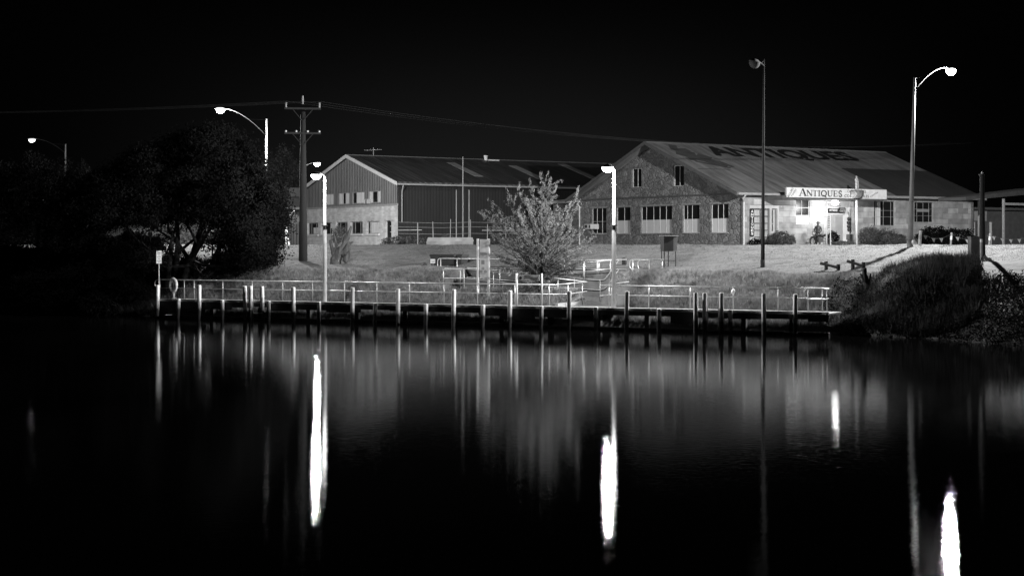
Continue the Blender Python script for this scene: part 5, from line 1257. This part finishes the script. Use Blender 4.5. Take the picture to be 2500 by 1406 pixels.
# driftwood stump: forked, leaning right
b = J(822, 652, 9.0); b.z = gz(b.x, b.y) - .15
t = thing('driftwood_stump', 'weathered forked driftwood stump leaning right on the bank crest', 'stump', b)
sc = F / b.y
def q_(px, py, dy=0): return Vector(((px - 822) / sc, dy, HC + (HY - py) / sc - b.z))
k = MB()
def gn(pts, rs_, n=14):
    # gnarled tube
    pts2, r2 = [], []
    for i in range(len(pts) - 1):
        for j in range(4): pts2.append(pts[i].lerp(pts[i + 1], j / 4)); r2.append(rs_[i] + (rs_[i + 1] - rs_[i]) * j / 4)
    pts2.append(pts[-1]); r2.append(rs_[-1]); o = len(k.v); k.tube(pts2, r2, n)
    for i in range(o, len(k.v)):
        v = Vector(k.v[i]); m_ = (i - o) // n; m_ = min(m_, len(pts2) - 1); c_ = pts2[m_]; d = v - c_
        f = 1 + .75 * noise.noise(Vector((v.x * 5, v.y * 5, v.z * 1.6))) + .25 * noise.noise(v * 11); k.v[i] = tuple(c_ + d * f)
gn([q_(818, 668), q_(822, 640), q_(830, 615), q_(843, 588), q_(857, 552, .1)], [.38, .29, .22, .16, .07])
gn([q_(826, 640), q_(812, 610), q_(806, 588), q_(818, 578)], [.2, .13, .06, .03])
gn([q_(812, 620), q_(822, 600), q_(816, 572, -.1)], [.12, .07, .03])
gn([q_(832, 622), q_(846, 608), q_(850, 588)], [.22, .18, .07])
gn([q_(845, 600), q_(863, 590)], [.1, .05])
gn([q_(840, 640), q_(850, 622), q_(853, 610)], [.18, .14, .05])
k.build('trunk', M['dead'], t, smooth=True)
b = J(2112, 700, 4.6); b.z = gz(b.x, b.y)
t = thing('burnt_stump', 'small dark forked stump on the bank right of the timber barriers', 'stump', b)
k = MB(); sc = F / b.y
def q2_(px, py, dy=0): return Vector(((px - 2112) / sc, dy, HC + (HY - py) / sc - b.z))
gn([q2_(2120, 705), q2_(2114, 680), q2_(2107, 656)], [.14, .12, .07], 10); gn([q2_(2116, 690), q2_(2112, 672), q2_(2113, 654)], [.1, .08, .06], 10); gn([q2_(2112, 686), q2_(2100, 668)], [.08, .04], 10); gn([q2_(2122, 695), q2_(2126, 668)], [.07, .03], 10)
k.build('trunk', M['log'], t, smooth=True)

# ------------------------------------------------------------------ grass
def scatter(n, t0, t1, s0, s1, acc, hfun):
    T_ = nr.uniform(t0, t1, n); S_ = nr.uniform(s0, s1, n); out_ = []; H_ = []
    for t_, s_ in zip(T_, S_):
        if not acc(t_, s_): continue
        z = ground(t_, s_)
        if z < .0: continue
        w = jw(t_, s_, z); out_.append((w.x, w.y, z - .02)); H_.append(hfun(t_, s_))
    return np.array(out_), np.array(H_)
def clear_ramp(t, s):
    if T1357 - .0 < t < T1463 + .5 and 1.0 < s < 5.3: return False
    if TL - .4 < t < TR + .4 and 4.8 < s < 7.0: return False
    if TL - .4 < t < TRR and 6.8 < s < 8.7: return False
    return True
def hb(t, s):
    n = noise.noise(Vector((t * .9, s * .9, 2))); e = .30 + .22 * n + .12 * noise.noise(Vector((t * 3, s * 3, 7)))
    e *= 1 - .88 * sm(6.2, 7.9, s + .8 * noise.noise(Vector((t * .4, 0, 3)))); return max(.04, e) * rng.uniform(.6, 1.2)
P, H_ = scatter(230000, -2, 37, 1.9, 9.0, clear_ramp, hb)
tag(np_mesh('bank_grass', blades(P, H_, .022, .45), 3, M['grass']), 'long unmown grass on the sloping bank behind the jetty', 'grass', kind='stuff')
P, H_ = scatter(170000, -14, 52, 8.8, 20, clear_ramp, lambda t, s: rng.uniform(.025, .07) * (1 + .5 * noise.noise(Vector((t * 2, s * 2, 0)))))
tag(np_mesh('lawn_grass', blades(P, H_, .02, .7), 3, M['lawn_blade']), 'short mown grass of the riverside lawn', 'grass', kind='stuff')
def hm(t, s): return (.46 + .26 * noise.noise(Vector((t * 1.1, s * 1.1, 4)))) * rng.uniform(.6, 1.25)
def accm(t, s):
    w = jw(t, s); p_ = w.x / w.y * F + 1250
    if p_ > 2392 + 14 * noise.noise(Vector((t * 2, s * 2, 0))) and s > -1: return False
    return ((t - 38.6) / 3.9) ** 2 + ((s - 4.6) / 4.2) ** 2 < 1 + .35 * noise.noise(Vector((t * .7, s * .7, 8)))
P, H_ = scatter(120000, 32, 50, -6, 8.5, accm, hm)
tag(np_mesh('reeds', blades(P, H_, .03, .3), 3, M['reed']), 'tall dark reeds on the mound at the right bank', 'reeds', kind='stuff')
P, H_ = scatter(60000, -20, -1, .6, 9, lambda t, s: True, lambda t, s: rng.uniform(.15, .5))
tag(np_mesh('shore_weeds', blades(P, H_, .03, .5), 3, M['weed_dark']), 'dark rough weeds on the shaded bank under the big tree', 'weeds', kind='stuff')
# creeping ground cover right of the jetty down to the water
T_ = nr.uniform(33.5, 62, 170000); S_ = nr.uniform(-7, 6, 170000); P = []
for t_, s_ in zip(T_, S_):
    z = ground(t_, s_)
    if z < -.05 or z > 2.3 + .4 * noise.noise(Vector((t_, s_, 0))): continue
    if t_ < TE + .1 and s_ < 2.2: continue
    w = jw(t_, s_, z + rng.uniform(0, .34) * (1 + 1.2 * noise.noise(Vector((t_ * 1.5, s_ * 1.5, 1))))); P.append(tuple(w))
tag(np_mesh('ground_cover', leaves(np.array(P), .085, .0, .6), 3, M['creeper']), 'glossy creeping weeds spilling to the water right of the jetty', 'ground cover', kind='stuff')
